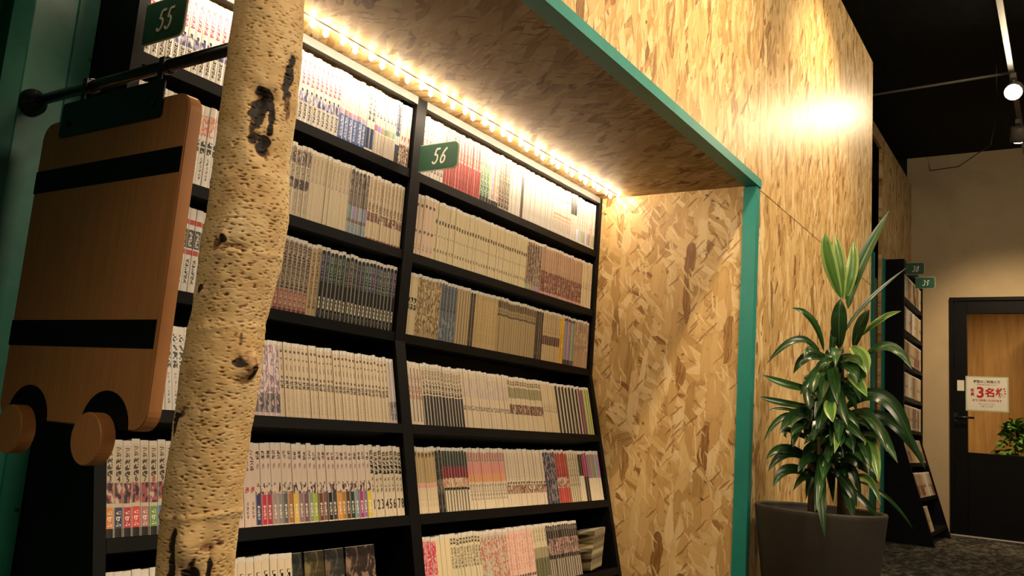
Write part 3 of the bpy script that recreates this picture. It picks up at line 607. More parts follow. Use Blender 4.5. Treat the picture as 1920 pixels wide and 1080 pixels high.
LEAVES = [
    ([0.013,-0.056,1.207],[-0.04,-0.028,1.331],[-0.048,-0.012,1.433],0.058,2),
    ([0.015,-0.061,1.203],[0.002,-0.053,1.328],[0.028,-0.029,1.441],0.046,2),
    ([0.016,-0.068,1.203],[0.017,-0.091,1.311],[0.051,-0.086,1.42],0.046,2),
    ([0.019,-0.078,1.169],[0.037,-0.112,1.323],[0.108,-0.196,1.538],0.046,1),
    ([0.013,-0.053,1.028],[-0.032,-0.06,1.116],[-0.036,-0.065,1.199],0.062,0),
    ([0.006,-0.027,0.999],[-0.012,-0.037,1.062],[0.009,-0.038,1.149],0.027,0),
    ([0.016,-0.066,1.079],[0.061,-0.126,1.194],[0.161,-0.244,1.338],0.017,0),
    ([0.023,-0.097,1.03],[-0.041,-0.13,1.102],[-0.064,-0.164,1.156],0.043,0),
    ([0.028,-0.118,1.074],[-0.027,-0.188,1.125],[-0.041,-0.259,1.153],0.025,2),
    ([0.001,-0.004,1.017],[-0.076,0.017,1.119],[-0.122,0.079,1.154],0.027,1),
    ([-0.001,0.004,1.007],[-0.087,0.064,1.049],[-0.139,0.152,0.958],0.031,0),
    ([0.001,-0.005,0.994],[-0.076,0.018,1.017],[-0.111,0.034,0.982],0.031,0),
    ([0.021,-0.088,1.039],[-0.064,-0.14,0.998],[-0.114,-0.169,0.934],0.058,2),
    ([0.031,-0.13,1.008],[-0.019,-0.22,1.036],[-0.033,-0.291,0.962],0.039,1),
    ([0.019,-0.081,0.946],[-0.083,-0.128,0.918],[-0.143,-0.175,0.86],0.05,2),
    ([0.002,-0.007,0.878],[-0.093,0.087,0.891],[-0.142,0.164,0.919],0.033,1),
    ([-0.0,0.001,0.822],[-0.096,0.102,0.828],[-0.144,0.171,0.844],0.029,0),
    ([-0.002,0.009,0.776],[-0.092,0.085,0.807],[-0.137,0.144,0.798],0.014,0),
    ([-0.004,0.017,0.757],[-0.094,0.093,0.785],[-0.14,0.155,0.693],0.027,1),
    ([-0.004,0.016,0.702],[-0.116,0.077,0.735],[-0.171,0.07,0.709],0.031,0),
    ([-0.003,0.015,0.63],[-0.103,0.088,0.674],[-0.157,0.141,0.633],0.039,1),
    ([-0.003,0.011,0.622],[-0.101,0.079,0.66],[-0.155,0.133,0.594],0.039,0),
    ([-0.001,0.005,0.577],[-0.101,0.078,0.607],[-0.151,0.115,0.544],0.043,1),
    ([0.001,-0.003,0.569],[-0.087,0.02,0.595],[-0.136,0.054,0.54],0.031,0),
    ([-0.001,0.003,0.96],[-0.114,-0.039,0.862],[-0.198,-0.031,0.733],0.066,1),
    ([0.007,-0.031,0.944],[-0.105,-0.078,0.856],[-0.176,-0.124,0.76],0.046,0),
    ([-0.009,0.037,0.94],[-0.103,0.021,0.878],[-0.153,-0.006,0.771],0.043,0),
    ([0.024,-0.099,0.82],[-0.079,-0.186,0.768],[-0.142,-0.266,0.659],0.05,1),
    ([0.026,-0.108,0.793],[-0.106,-0.179,0.715],[-0.204,-0.223,0.595],0.046,2),
    ([0.016,-0.066,0.817],[0.001,-0.196,0.868],[0.018,-0.292,0.7],0.058,0),
    ([0.02,-0.083,0.782],[0.031,-0.216,0.791],[0.075,-0.316,0.642],0.05,0),
    ([0.016,-0.067,0.709],[-0.043,-0.123,0.695],[-0.059,-0.184,0.662],0.035,0),
    ([0.02,-0.085,0.657],[-0.012,-0.142,0.662],[-0.006,-0.191,0.597],0.035,0),
    ([0.024,-0.102,0.596],[-0.033,-0.163,0.594],[-0.054,-0.203,0.518],0.027,2),
    ([0.024,-0.102,0.587],[0.052,-0.198,0.544],[0.117,-0.273,0.443],0.016,0),
    ([-0.153,-0.047,0.619],[-0.228,-0.058,0.546],[-0.259,-0.079,0.415],0.035,0),
    ([-0.005,0.023,0.612],[-0.118,-0.023,0.565],[-0.198,-0.032,0.484],0.035,0),
    ([0.012,-0.052,0.618],[-0.072,-0.106,0.538],[-0.122,-0.133,0.468],0.035,0),
    ([0.017,-0.069,0.576],[0.012,-0.139,0.522],[0.046,-0.191,0.449],0.027,0),
    ([-0.09,-0.054,0.847],[-0.198,-0.073,0.816],[-0.264,-0.098,0.769],0.046,2),
    ([-0.089,-0.059,0.759],[-0.193,-0.096,0.733],[-0.263,-0.104,0.674],0.027,2),
    ([-0.003,0.012,0.96],[-0.077,0.02,0.908],[-0.113,0.045,0.859],0.035,1),
    ([0.007,-0.031,0.907],[-0.049,-0.096,0.878],[-0.059,-0.182,0.881],0.043,0),
    ([-0.044,-0.029,0.705],[-0.14,-0.036,0.618],[-0.196,-0.039,0.535],0.039,1),
    ([0.056,-0.043,0.632],[-0.005,-0.043,0.664],[-0.026,-0.036,0.664],0.04,0),
    ([-0.032,-0.002,0.811],[-0.025,0.056,0.786],[0.025,0.109,0.673],0.039,1),
    ([0.037,-0.038,0.952],[0.046,-0.036,1.024],[0.093,-0.025,0.99],0.031,0),
    ([0.055,-0.031,0.931],[0.037,-0.012,0.928],[0.059,0.009,0.821],0.044,0),
    ([0.014,0.019,0.816],[-0.094,0.018,0.794],[-0.159,0.012,0.702],0.031,0),
    ([-0.04,-0.038,0.654],[-0.027,-0.066,0.675],[0.023,-0.077,0.661],0.05,1),
    ([0.043,0.015,0.746],[-0.126,0.032,0.787],[-0.25,0.035,0.746],0.043,0),
    ([0.055,-0.077,0.74],[-0.119,-0.081,0.758],[-0.252,-0.091,0.695],0.046,0),
    ([-0.005,-0.06,0.958],[-0.129,-0.042,0.899],[-0.212,-0.029,0.778],0.037,0),
    ([-0.036,-0.049,0.92],[-0.035,-0.038,0.998],[0.007,-0.022,1.001],0.049,0),
    ([-0.032,-0.026,0.615],[-0.046,0.022,0.651],[-0.016,0.06,0.622],0.047,0),
    ([0.051,-0.062,0.733],[0.072,-0.115,0.749],[0.128,-0.145,0.699],0.05,1),
    ([0.021,-0.074,0.766],[-0.108,-0.085,0.769],[-0.195,-0.096,0.738],0.047,1),
    ([-0.006,-0.039,0.649],[-0.039,-0.074,0.615],[-0.036,-0.093,0.547],0.046,0),
    ([0.05,-0.016,0.652],[-0.018,0.013,0.622],[-0.043,0.036,0.511],0.037,1),
    ([-0.016,0.004,0.796],[-0.13,0.05,0.792],[-0.201,0.083,0.723],0.044,0),
    ([0.026,-0.097,0.749],[-0.113,-0.073,0.721],[-0.21,-0.056,0.599],0.041,0),
    ([0.064,-0.081,0.773],[-0.06,-0.094,0.765],[-0.145,-0.105,0.661],0.041,1),
    ([0.018,-0.019,0.657],[-0.137,-0.053,0.672],[-0.252,-0.083,0.644],0.044,1),
    ([-0.009,-0.028,0.899],[-0.023,-0.081,0.892],[-0.001,-0.117,0.815],0.039,0),
    ([0.037,-0.011,0.954],[-0.062,-0.052,0.91],[-0.122,-0.082,0.811],0.033,0),
    ([0.037,-0.022,0.644],[-0.001,-0.09,0.635],[-0.005,-0.133,0.534],0.039,0),
    ([0.059,-0.078,0.724],[-0.107,-0.154,0.71],[-0.238,-0.206,0.627],0.038,0),
    ([-0.022,-0.027,0.64],[-0.123,0.006,0.649],[-0.181,0.028,0.602],0.039,1),
    ([0.003,-0.09,0.786],[0.056,-0.159,0.784],[0.145,-0.203,0.712],0.039,1),
    ([-0.0,-0.044,0.612],[-0.057,-0.08,0.623],[-0.077,-0.096,0.601],0.034,1),
    ([0.003,-0.017,0.652],[0.034,-0.023,0.62],[0.105,-0.02,0.498],0.037,1),
    ([-0.017,0.005,0.757],[-0.027,-0.05,0.782],[-0.003,-0.078,0.721],0.032,1),
    ([0.036,-0.032,0.907],[-0.042,-0.103,0.912],[-0.086,-0.145,0.848],0.031,1),
    ([0.045,-0.077,0.748],[-0.057,-0.148,0.812],[-0.122,-0.197,0.777],0.04,0),
    ([0.066,-0.072,0.783],[-0.028,-0.029,0.823],[-0.078,0.003,0.783],0.048,1),
    ([0.05,-0.002,0.752],[0.065,-0.042,0.741],[0.115,-0.055,0.697],0.045,1),
    ([0.021,-0.0,0.748],[-0.056,-0.05,0.789],[-0.098,-0.077,0.732],0.05,0),
    ([-0.033,-0.053,0.983],[-0.071,-0.016,0.968],[-0.066,0.012,0.897],0.032,1),
    ([-0.024,-0.055,0.943],[-0.099,-0.113,0.96],[-0.139,-0.143,0.901],0.049,1),
    ([0.011,-0.039,0.674],[-0.109,-0.119,0.689],[-0.195,-0.172,0.657],0.046,0),
    ([0.04,-0.012,0.695],[-0.051,0.018,0.681],[-0.098,0.035,0.597],0.032,1),
    ([0.048,-0.05,0.984],[0.036,0.008,0.951],[0.067,0.059,0.846],0.038,1),
    ([0.046,-0.049,0.948],[-0.075,-0.066,0.996],[-0.157,-0.076,0.961],0.038,1),
    ([-0.003,-0.047,0.666],[-0.143,-0.089,0.719],[-0.245,-0.118,0.695],0.05,1),
    ([0.003,-0.023,0.986],[-0.01,-0.03,1.007],[0.016,-0.03,0.998],0.048,0),
    ([-0.012,-0.095,0.77],[-0.101,-0.032,0.748],[-0.146,0.02,0.693],0.034,1),
    ([-0.028,-0.084,0.793],[0.018,-0.11,0.767],[0.102,-0.118,0.693],0.04,0),
    ([-0.01,-0.047,0.656],[-0.017,-0.112,0.654],[0.012,-0.151,0.612],0.044,0),
    ([-0.021,0.007,0.814],[-0.077,-0.025,0.806],[-0.095,-0.044,0.697],0.038,0),
    ([-0.01,0.013,0.799],[0.017,0.022,0.856],[0.085,0.036,0.808],0.044,0),
    ([0.004,-0.082,0.805],[-0.112,-0.177,0.796],[-0.193,-0.243,0.691],0.041,0),
    ([-0.03,-0.066,0.982],[-0.107,-0.125,0.984],[-0.15,-0.159,0.956],0.039,1),
    ([0.019,-0.065,0.721],[-0.125,-0.09,0.743],[-0.228,-0.114,0.701],0.039,0),
    ([-0.017,0.011,0.814],[-0.069,-0.084,0.777],[-0.087,-0.15,0.667],0.04,1),
    ([-0.011,-0.036,0.947],[-0.144,-0.057,0.97],[-0.236,-0.073,0.95],0.033,0),
    ([-0.009,-0.072,0.786],[-0.144,-0.091,0.773],[-0.237,-0.111,0.705],0.042,0),
    ([0.03,-0.01,0.743],[-0.146,-0.019,0.84],[-0.281,-0.028,0.846],0.038,0),
    ([-0.01,-0.057,0.929],[-0.019,0.005,0.95],[0.015,0.059,0.886],0.045,1),
    ([0.029,-0.019,0.945],[-0.137,-0.041,0.904],[-0.262,-0.064,0.84],0.042,0),
    ([-0.037,-0.006,0.797],[-0.12,-0.104,0.771],[-0.169,-0.171,0.718],0.041,0),
    ([-0.038,0.005,0.731],[-0.025,-0.036,0.746],[0.025,-0.059,0.685],0.043,1),
    ([0.067,-0.091,0.77],[-0.005,-0.138,0.759],[-0.041,-0.164,0.687],0.046,1),
    ([-0.003,0.004,0.817],[0.021,-0.059,0.743],[0.08,-0.096,0.638],0.042,1),
    ([0.003,-0.075,0.758],[-0.097,-0.113,0.757],[-0.158,-0.14,0.675],0.036,0),
    ([0.044,-0.092,0.767],[0.034,-0.047,0.767],[0.066,-0.009,0.725],0.033,0),
    ([0.019,-0.034,0.689],[-0.042,0.017,0.693],[-0.059,0.056,0.616],0.033,1),
    ([0.045,0.019,0.788],[0.013,0.026,0.78],[0.023,0.033,0.688],0.039,1),
    ([-0.042,-0.004,0.767],[-0.178,0.037,0.778],[-0.269,0.064,0.725],0.037,0),
    ([0.062,-0.065,0.745],[0.045,-0.043,0.745],[0.068,-0.021,0.656],0.044,1),
    ([0.022,-0.02,0.959],[-0.081,-0.005,0.935],[-0.14,-0.002,0.855],0.05,1),
    ([-0.004,-0.037,0.979],[0.025,-0.094,0.993],[0.089,-0.127,0.936],0.045,0),
    ([-0.017,-0.047,0.618],[-0.153,-0.056,0.64],[-0.248,-0.066,0.587],0.046,1),
    ([0.066,-0.075,0.728],[-0.091,-0.055,0.735],[-0.204,-0.047,0.695],0.043,0),
    ([0.029,-0.039,0.975],[0.01,-0.093,0.963],[0.026,-0.124,0.877],0.044,0),
    ([0.054,-0.058,0.792],[0.005,-0.12,0.759],[-0.009,-0.161,0.67],0.048,1),
    ([-0.01,0.015,0.79],[-0.084,-0.084,0.812],[-0.126,-0.151,0.749],0.042,0),
    ([0.023,0.019,0.792],[-0.111,0.033,0.784],[-0.201,0.04,0.682],0.05,1),
    ([0.064,-0.078,0.777],[-0.109,-0.079,0.75],[-0.238,-0.089,0.665],0.05,0),
    ([-0.001,0.006,0.754],[-0.017,-0.05,0.731],[0.004,-0.082,0.65],0.037,0),
    ([0.019,-0.01,0.776],[-0.136,-0.023,0.769],[-0.251,-0.035,0.705],0.036,0),
    ([-0.039,0.004,0.744],[-0.173,0.023,0.751],[-0.263,0.031,0.714],0.04,0),
    ([-0.021,-0.045,0.613],[-0.01,-0.057,0.634],[0.039,-0.054,0.619],0.05,0),
    ([0.047,-0.082,0.734],[-0.049,-0.015,0.743],[-0.102,0.039,0.723],0.034,1),
    ([-0.045,-0.02,0.748],[-0.024,-0.025,0.723],[0.035,-0.017,0.633],0.048,0),
    ([-0.015,-0.038,0.611],[-0.062,-0.096,0.58],[-0.072,-0.134,0.504],0.039,0),
    ([0.034,0.023,0.78],[-0.108,0.007,0.822],[-0.208,-0.012,0.806],0.048,0),
    ([-0.014,-0.075,0.786],[-0.059,-0.158,0.798],[-0.07,-0.212,0.71],0.032,0),
    ([-0.028,-0.059,0.973],[-0.145,-0.08,1.01],[-0.222,-0.093,0.947],0.045,1),
    ([-0.038,-0.048,0.659],[-0.175,-0.052,0.623],[-0.27,-0.056,0.495],0.034,1),
    ([-0.021,-0.027,0.986],[-0.104,-0.061,0.928],[-0.148,-0.086,0.83],0.045,1),
    ([0.049,-0.023,0.992],[-0.045,-0.106,0.974],[-0.105,-0.159,0.896],0.044,1),
    ([-0.028,-0.063,0.612],[-0.088,-0.046,0.688],[-0.106,-0.026,0.723],0.049,0),
    ([-0.026,-0.106,0.776],[-0.043,-0.155,0.764],[-0.024,-0.181,0.69],0.032,1),
    ([0.015,-0.069,0.729],[-0.097,-0.171,0.749],[-0.174,-0.241,0.715],0.047,0),
    ([0.042,-0.016,0.682],[0.039,-0.023,0.65],[0.075,-0.021,0.533],0.042,0),
    ([0.025,-0.029,0.98],[-0.037,0.033,0.998],[-0.054,0.085,0.934],0.043,0),
    ([-0.022,-0.097,0.754],[-0.018,-0.148,0.774],[0.022,-0.178,0.691],0.033,0),
    ([0.035,0.002,0.742],[-0.103,-0.085,0.731],[-0.207,-0.142,0.689],0.043,0),
    ([0.027,-0.047,0.67],[0.024,0.016,0.652],[0.064,0.068,0.564],0.038,0),
    ([-0.015,-0.066,0.93],[-0.001,-0.003,0.944],[0.058,0.05,0.889],0.039,0),
    ([-0.012,-0.07,0.768],[-0.097,-0.149,0.789],[-0.146,-0.201,0.744],0.049,0),
    ([0.02,-0.076,0.753],[-0.058,-0.045,0.786],[-0.092,-0.025,0.759],0.047,0),
    ([0.023,0.023,0.742],[-0.048,0.016,0.813],[-0.078,0.01,0.795],0.034,0),
    ([-0.001,-0.033,0.668],[0.006,-0.024,0.702],[0.054,-0.009,0.703],0.045,0),
]

# ------------------------------------------------------------------ the setting
FL = box('floor', (-3.0, -3.5, -0.06), (11.2, 2.6, 0.0), M['carpet']); tag(FL, kind='structure')
CE = box('ceiling', (-3.0, -3.5, 3.46), (8.7, 2.6, 3.52), M['ceil']); tag(CE, kind='structure')

TRIM_Y = 0.962            # face of the strand-board wall
AC = 1.622                # underside of the alcove ceiling
# strand-board wall above and beyond the alcove, made of big sheets with a fine joint between them
wm = empty('wall_middle', (2.0, TRIM_Y, 0)); tag(wm, kind='structure')
def sheet(name, lo, hi, mat, parent, off):
    o = box(name, [lo[i] - off[i] for i in range(3)], [hi[i] - off[i] for i in range(3)], mat, parent)
    return o
off = (2.0, TRIM_Y, 0)
sheet('panel', (-2.6, TRIM_Y, AC + .002), (3.02, TRIM_Y + .024, 2.96), M['osb_xz'], wm, off)
sheet('panel', (3.023, TRIM_Y, AC - .008), (5.12, TRIM_Y + .024, 2.96), M['osb_xz'], wm, off)
sheet('panel', (3.040, TRIM_Y, 0.0), (5.12, TRIM_Y + .024, AC - .012), M['osb_xz'], wm, off)
sheet('panel', (5.096, TRIM_Y + .025, 0.0), (5.12, 1.89, 2.96), M['osb_yz'], wm, off)
sheet('backing', (-2.6, TRIM_Y + .025, AC + .03), (5.09, TRIM_Y + .06, 2.95), M['brown_side'], wm, off)
sheet('backing', (3.05, TRIM_Y + .025, 0.0), (5.09, TRIM_Y + .06, AC + .025), M['brown_side'], wm, off)

ac = empty('wall_alcove', (3.03, 1.3, 0)); tag(ac, kind='structure')
off = (3.03, 1.3, 0)
sheet('panel', (3.014, 1.004, 0.0), (3.038, 1.85, AC), M['osb_yz'], ac, off)
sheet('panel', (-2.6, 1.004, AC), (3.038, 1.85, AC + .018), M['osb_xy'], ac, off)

# teal steel angle framing the alcove mouth
def angle_prof(a, b, t):
    return [(0, 0), (a, 0), (a, t), (t, t), (t, b), (0, b)]
tb = empty('trim_1', (0.2, TRIM_Y, AC)); tag(tb, kind='structure')
prism('frame_rail', [(-.006 + p[0], -.004 + p[1]) for p in angle_prof(.050, .032, .004)], 0, -2.8, 2.846, M['teal'], tb)
tp = empty('trim_2', (3.004, TRIM_Y, 0)); tag(tp, kind='structure')
prism('frame_post', [(.000, -.002), (.038, -.002), (.038, .002), (.004, .002), (.004, .048), (.000, .048)], 2, 0.0, AC - .006, M['teal'], tp)

# corrugated container wall left of the bookcase
zs = [0.0, AC]
rib = [(-2.6, 1.80), (-1.2, 1.80), (-1.17, 1.76), (-.9, 1.76), (-.87, 1.80), (-.5, 1.80), (-.47, 1.76), (-.2, 1.76), (-.17, 1.80), (.10, 1.80), (.13, 1.76), (.36, 1.76), (.39, 1.80), (.70, 1.80), (.752, 1.775),
       (.757, 1.740), (.790, 1.730), (.797, 1.738), (.880, 1.738), (.888, 1.745), (.93, 1.745), (.93, 1.80)]
wl = prism('wall_left', rib + [(x, y + .004) for x, y in rib[::-1]], 2, 0.0, AC - .001, M['steel_green'])
tag(wl, kind='structure')
tag(box('wall_back', (-2.6, 1.90, 0), (8.6, 1.93, 3.45), M['black']), kind='structure')

# second strand-board wall further off, its header and the slot beside it
w2 = empty('wall_right', (7.8, 1.27, 0)); tag(w2, kind='structure'); off = (7.8, 1.27, 0)
sheet('panel', (7.12, 1.262, 0.0), (8.60, 1.286, 3.2), M['osb_xz'], w2, off)
sheet('header', (6.40, 1.262, 3.09), (7.115, 1.286, 3.2), M['osb_xz'], w2, off)
sheet('slot_panel', (6.40, 1.36, 0.0), (7.14, 1.38, 3.2), M['brown_side'], w2, off)
sheet('panel', (6.70, 1.300, 0.0), (7.115, 1.32, 1.08), M['osb_xz'], w2, off)
sheet('glazed_edge', (6.80, 1.255, 0.0), (6.93, 1.268, 1.98), M['olive'], w2, off)
tag(box('trim_3', (6.735, 1.245, 0.0), (6.775, 1.29, 2.16), M['teal']), kind='structure')
tag(box('trim_4', (7.150, 1.245, 0.0), (7.205, 1.260, 2.19), M['teal']), kind='structure')

# far wall with the glazed door
wf = empty('wall_far', (8.6, 0, 0)); tag(wf, kind='structure'); off = (8.6, 0, 0)
DX = 8.6; DL, DR, DT = .940, .02, 2.10
sheet('plaster', (DX, DL, 0.0), (DX + .12, 1.30, 3.46), M['beige'], wf, off)
sheet('dark_end', (DX, 1.301, 0.0), (DX + .12, 1.93, 3.46), M['ceil'], wf, off)
sheet('plaster', (DX, DR, DT), (DX + .12, DL, 3.46), M['beige'], wf, off)
sheet('plaster', (DX, -3.5, 0.0), (DX + .12, DR, 3.46), M['beige'], wf, off)

dr = empty('door_1', (DX - .01, (DL + DR) / 2, 0)); tag(dr, kind='structure'); off = (DX - .01, (DL + DR) / 2, 0)
def dpart(name, lo, hi, mat, bev=0.0, parent=dr):
    return box(name, [lo[i] - off[i] for i in range(3)], [hi[i] - off[i] for i in range(3)], mat, parent, bev)
F = .03
dpart('door_frame', (DX - .025, DL - F, 0), (DX + .10, DL, DT), M['black'])
dpart('door_frame', (DX - .025, DR, 0), (DX + .10, DR + F, DT), M['black'])
dpart('door_frame', (DX - .025, DR + F, DT - F), (DX + .10, DL - F, DT), M['black'])
ly0, ly1 = DR + F + .004, DL - F - .004
gy0, gy1, gz0, gz1 = ly0 + .105, .803, .722, 1.952
dpart('door_stile', (DX - .010, gy1, .012), (DX + .03, ly1, DT - F - .004), M['black'], .003)
dpart('door_stile', (DX - .010, ly0, .012), (DX + .03, gy0, DT - F - .004), M['black'], .003)
dpart('door_rail', (DX - .010, gy0, gz1), (DX + .03, gy1, DT - F - .004), M['black'], .003)
dpart('door_panel', (DX - .010, gy0, .012), (DX + .03, gy1, gz0), M['black'], .003)
dpart('door_glass', (DX + .006, gy0 - .003, gz0 - .003), (DX + .012, gy1 + .003, gz1 + .003), M['glass'])
dpart('threshold', (DX - .03, DR, 0.0), (DX + .10, DL, .010), M['steel'])
hx = DX - .012
h = tube('door_handle', [(hx - off[0], .895 - off[1], 1.022), (hx - .045 - off[0], .895 - off[1], 1.022), (hx - .052 - off[0], .885 - off[1], 1.022), (hx - .052 - off[0], .745 - off[1], 1.022)], .0095, M['black_metal'], dr)
dpart('handle_plate', (DX - .016, .880, .985), (DX - .009, .910, 1.06), M['black_metal'])

# little pine room behind the door
pr = empty('wall_pine', (10.0, 0, 0)); tag(pr, kind='structure'); off = (10.0, 0, 0)
sheet('boards', (10.6, -1.6, 0.0), (10.64, 1.6, 2.5), M['pine'], pr, off)
sheet('boards', (DX + .13, .98, 0.0), (10.6, 1.02, 2.5), M['pine'], pr, off)
sheet('boards', (DX + .13, -1.6, 0.0), (10.6, -1.56, 2.5), M['pine'], pr, off)
sheet('boards', (DX + .13, -1.6, 2.5), (10.64, 1.6, 2.54), M['pine'], pr, off)
sheet('cross_beam', (9.6, -1.5, 2.30), (9.68, .97, 2.42), M['brown_side'], pr, off)
sheet('cross_beam', (9.1, .30, 2.36), (10.59, .36, 2.44), M['brown_side'], pr, off)
sheet('soffit', (9.9, -1.5, 1.55), (10.59, .42, 1.98), M['brown_side'], pr, off)
pl = bpy.data.lights.new('room_lamp', 'AREA'); pl.energy = 24; pl.size = .5; pl.color = (1, .74, .42)
po = bpy.data.objects.new('room_lamp', pl); COL.objects.link(po); po.location = (9.2, .3, 2.28)

# ------------------------------------------------------------------ bookcase
K = .235
TH = math.atan(K)
def front(z):          # y of the case front at height z
    zc = z - .7
    return 1.60 if zc >= .2 else 1.60 + K * (zc - .2)
BKY = 1.744
case = empty('bookcase', (1.97, 1.67, 0), label='tall black bookcase built into the lamp lit alcove, its lower half sloping out', cat='bookcase')
ox, oy = 1.97, 1.67
def side(name, x0, x1, top):
    pts = [(front(0) - oy, 0.0), (1.60 - oy, .9), (1.60 - oy, top), (BKY - oy, top), (BKY - oy, 0.0)]
    return prism(name, pts, 0, x0 - ox, x1 - ox, M['black'], case)
CT = 1.620
side('side_panel', .932, .957, CT)
side('side_panel', 2.990, 3.013, CT)
side('divider', 1.823, 1.866, CT)
prism('back_panel', [(BKY - oy, 0), (BKY - oy, CT), (BKY - .006 - oy, CT), (BKY - .006 - oy, 0)], 0, .957 - ox, 2.99 - ox, M['black'], case)
LV = {1: 1.400, 2: 1.160, 3: .923}                       # shelf tops, upright half
SL = {4: .670, 5: .432, 6: .194}                         # shelf tops at the front edge, sloping half
BAYS = {'left': (.957, 1.823), 'right': (1.866, 2.990)}
for bay, (a, b) in BAYS.items():
    for r, z in LV.items():
        prism('shelf', [(1.602 - oy, z - .026), (BKY - .007 - oy, z - .026), (BKY - .007 - oy, z), (1.602 - oy, z)], 0, a - ox, b - ox, M['black'], case, bev=.0012)
    for r, z in SL.items():
        y = front(z)
        bx, bz = cos(TH), -sin(TH); ux, uz = sin(TH), cos(TH)
        dd = (BKY - .012 - y) / bx
        p = [(y, z), (y + bx * dd, z + bz * dd), (y + bx * dd - ux * .026, z + bz * dd - uz * .026), (y - ux * .026, z - uz * .026)]
        prism('shelf', [(q_[0] - oy, q_[1]) for q_ in p], 0, a - ox, b - ox, M['black'], case, bev=.0012)
    prism('top_rail', [(1.598 - oy, 1.598), (1.618 - oy, 1.598), (1.618 - oy, CT + .0005), (1.598 - oy, CT + .0005)], 0, a - ox, b - ox, M['lit_rail'], case)
    prism('plinth', [(front(.08) - oy + .01, 0), (front(.08) - oy + .03, 0), (front(.10) + .03 - oy, .10), (front(.10) + .01 - oy, .10)], 0, a - ox, b - ox, M['black'], case)

# ------------------------------------------------------------------ books
H0 = .183
def book_geo(t, h, d, side_gap=.0002):
    """cover wall with a gently rounded spine + a recessed page block, local origin at the foot of the spine's left edge"""
    t2 = t - side_gap
    plan = [(0, d), (0, .0016), (t2 * .22, .0003), (t2 * .5, 0), (t2 * .78, .0003), (t2, .0016), (t2, d)]
    us = [-.5, 0.0, .22, .5, .78, 1.0, -.5]
    V, Fc, UV, MI = [], [], [], []
    for x, y in plan: V.append((x, y, 0))
    for x, y in plan: V.append((x, y, h))
    n = len(plan)
    for i in range(n - 1):
        Fc.append((i, i + 1, n + i + 1, n + i))
        if i in (0, n - 2): UV.append([(-.5, 0), (-.5, 0), (-.5, 1), (-.5, 1)])
        else: UV.append([(us[i], 0), (us[i + 1], 0), (us[i + 1], 1), (us[i], 1)])
        MI.append(0)
    Fc.append(tuple(range(n))[::-1]); UV.append([(-.5, 0)] * n); MI.append(0)
    b = len(V)
    pz = h - .0022
    e = .0008
    pp = [(e, .002), (t2 - e, .002), (t2 - e, d - .002), (e, d - .002)]
    for x, y in pp: V.append((x, y, .002))
    for x, y in pp: V.append((x, y, pz))
    pf = [(b, b + 1, b + 5, b + 4), (b + 1, b + 2, b + 6, b + 5), (b + 2, b + 3, b + 7, b + 6), (b + 3, b, b + 4, b + 7), (b + 4, b + 5, b + 6, b + 7)]
    return V, Fc, UV, pf

FOOT = [('navy', '#3a3a66'), ('bright red', '#c23048'), ('crimson', '#a83a4a'), ('pinkish grey', '#a58a88'), ('pale grey', '#8f8c88'), ('slate grey', '#5c5c60'), ('orange brown', '#a8703a'), ('bright yellow', '#dcb84a'),
        ('dusty mauve', '#8f7278'), ('plum', '#74505c'), ('grey green', '#8c9478'), ('lime green', '#9cb23c'), ('chestnut brown', '#6a4028'), ('rosy brown', '#805850'), ('black', '#1e1a18'), ('dark grey', '#443e3c'), ('orange', '#d8923a'), ('ochre', '#b07c34'),
        ('dark brown', '#553820'), ('dark green', '#26382c'), ('blue grey', '#7e929a'), ('magenta', '#a03a70'), ('pale violet', '#8c7098'), ('indigo', '#48448c'), ('yellow', '#d8c030')]
GFOOT = [('orange', '#d88a4a'), ('navy', '#3a4460'), ('red', '#b8404a'), ('coral red', '#d84a48'), ('dusty pink', '#b07a78'), ('green', '#6f9a54'), ('blue', '#3c74b8'), ('dark purple', '#4a3850')]
ORD = ['first', 'second', 'third', 'fourth', 'fifth', 'sixth', 'seventh', 'eighth', 'ninth', 'tenth', 'eleventh', 'twelfth', 'thirteenth', 'fourteenth', 'fifteenth', 'sixteenth', 'seventeenth', 'eighteenth', 'nineteenth', 'twentieth',
       '21st', '22nd', '23rd', '24th', '25th', '26th', '27th', '28th', '29th', '30th']
def fill_mesh(name, V, Fc, UV, mi, mats, bids, tint=None):
    me = bpy.data.meshes.new(name)
    me.from_pydata(V, [], Fc)
    for mm in mats: me.materials.append(mm)
    me.polygons.foreach_set('material_index', mi)
    if UV is not None:
        uvl = me.uv_layers.new(name='UVMap')
        uvl.data.foreach_set('uv', [c for f in UV for p in f for c in p])
    at = me.attributes.new('bid', 'FLOAT', 'POINT'); at.data.foreach_set('value', bids)
    if tint is not None:
        at = me.attributes.new('tint', 'FLOAT_COLOR', 'POINT'); at.data.foreach_set('color', [c for p in tint for c in p])
    me.update()
    return me

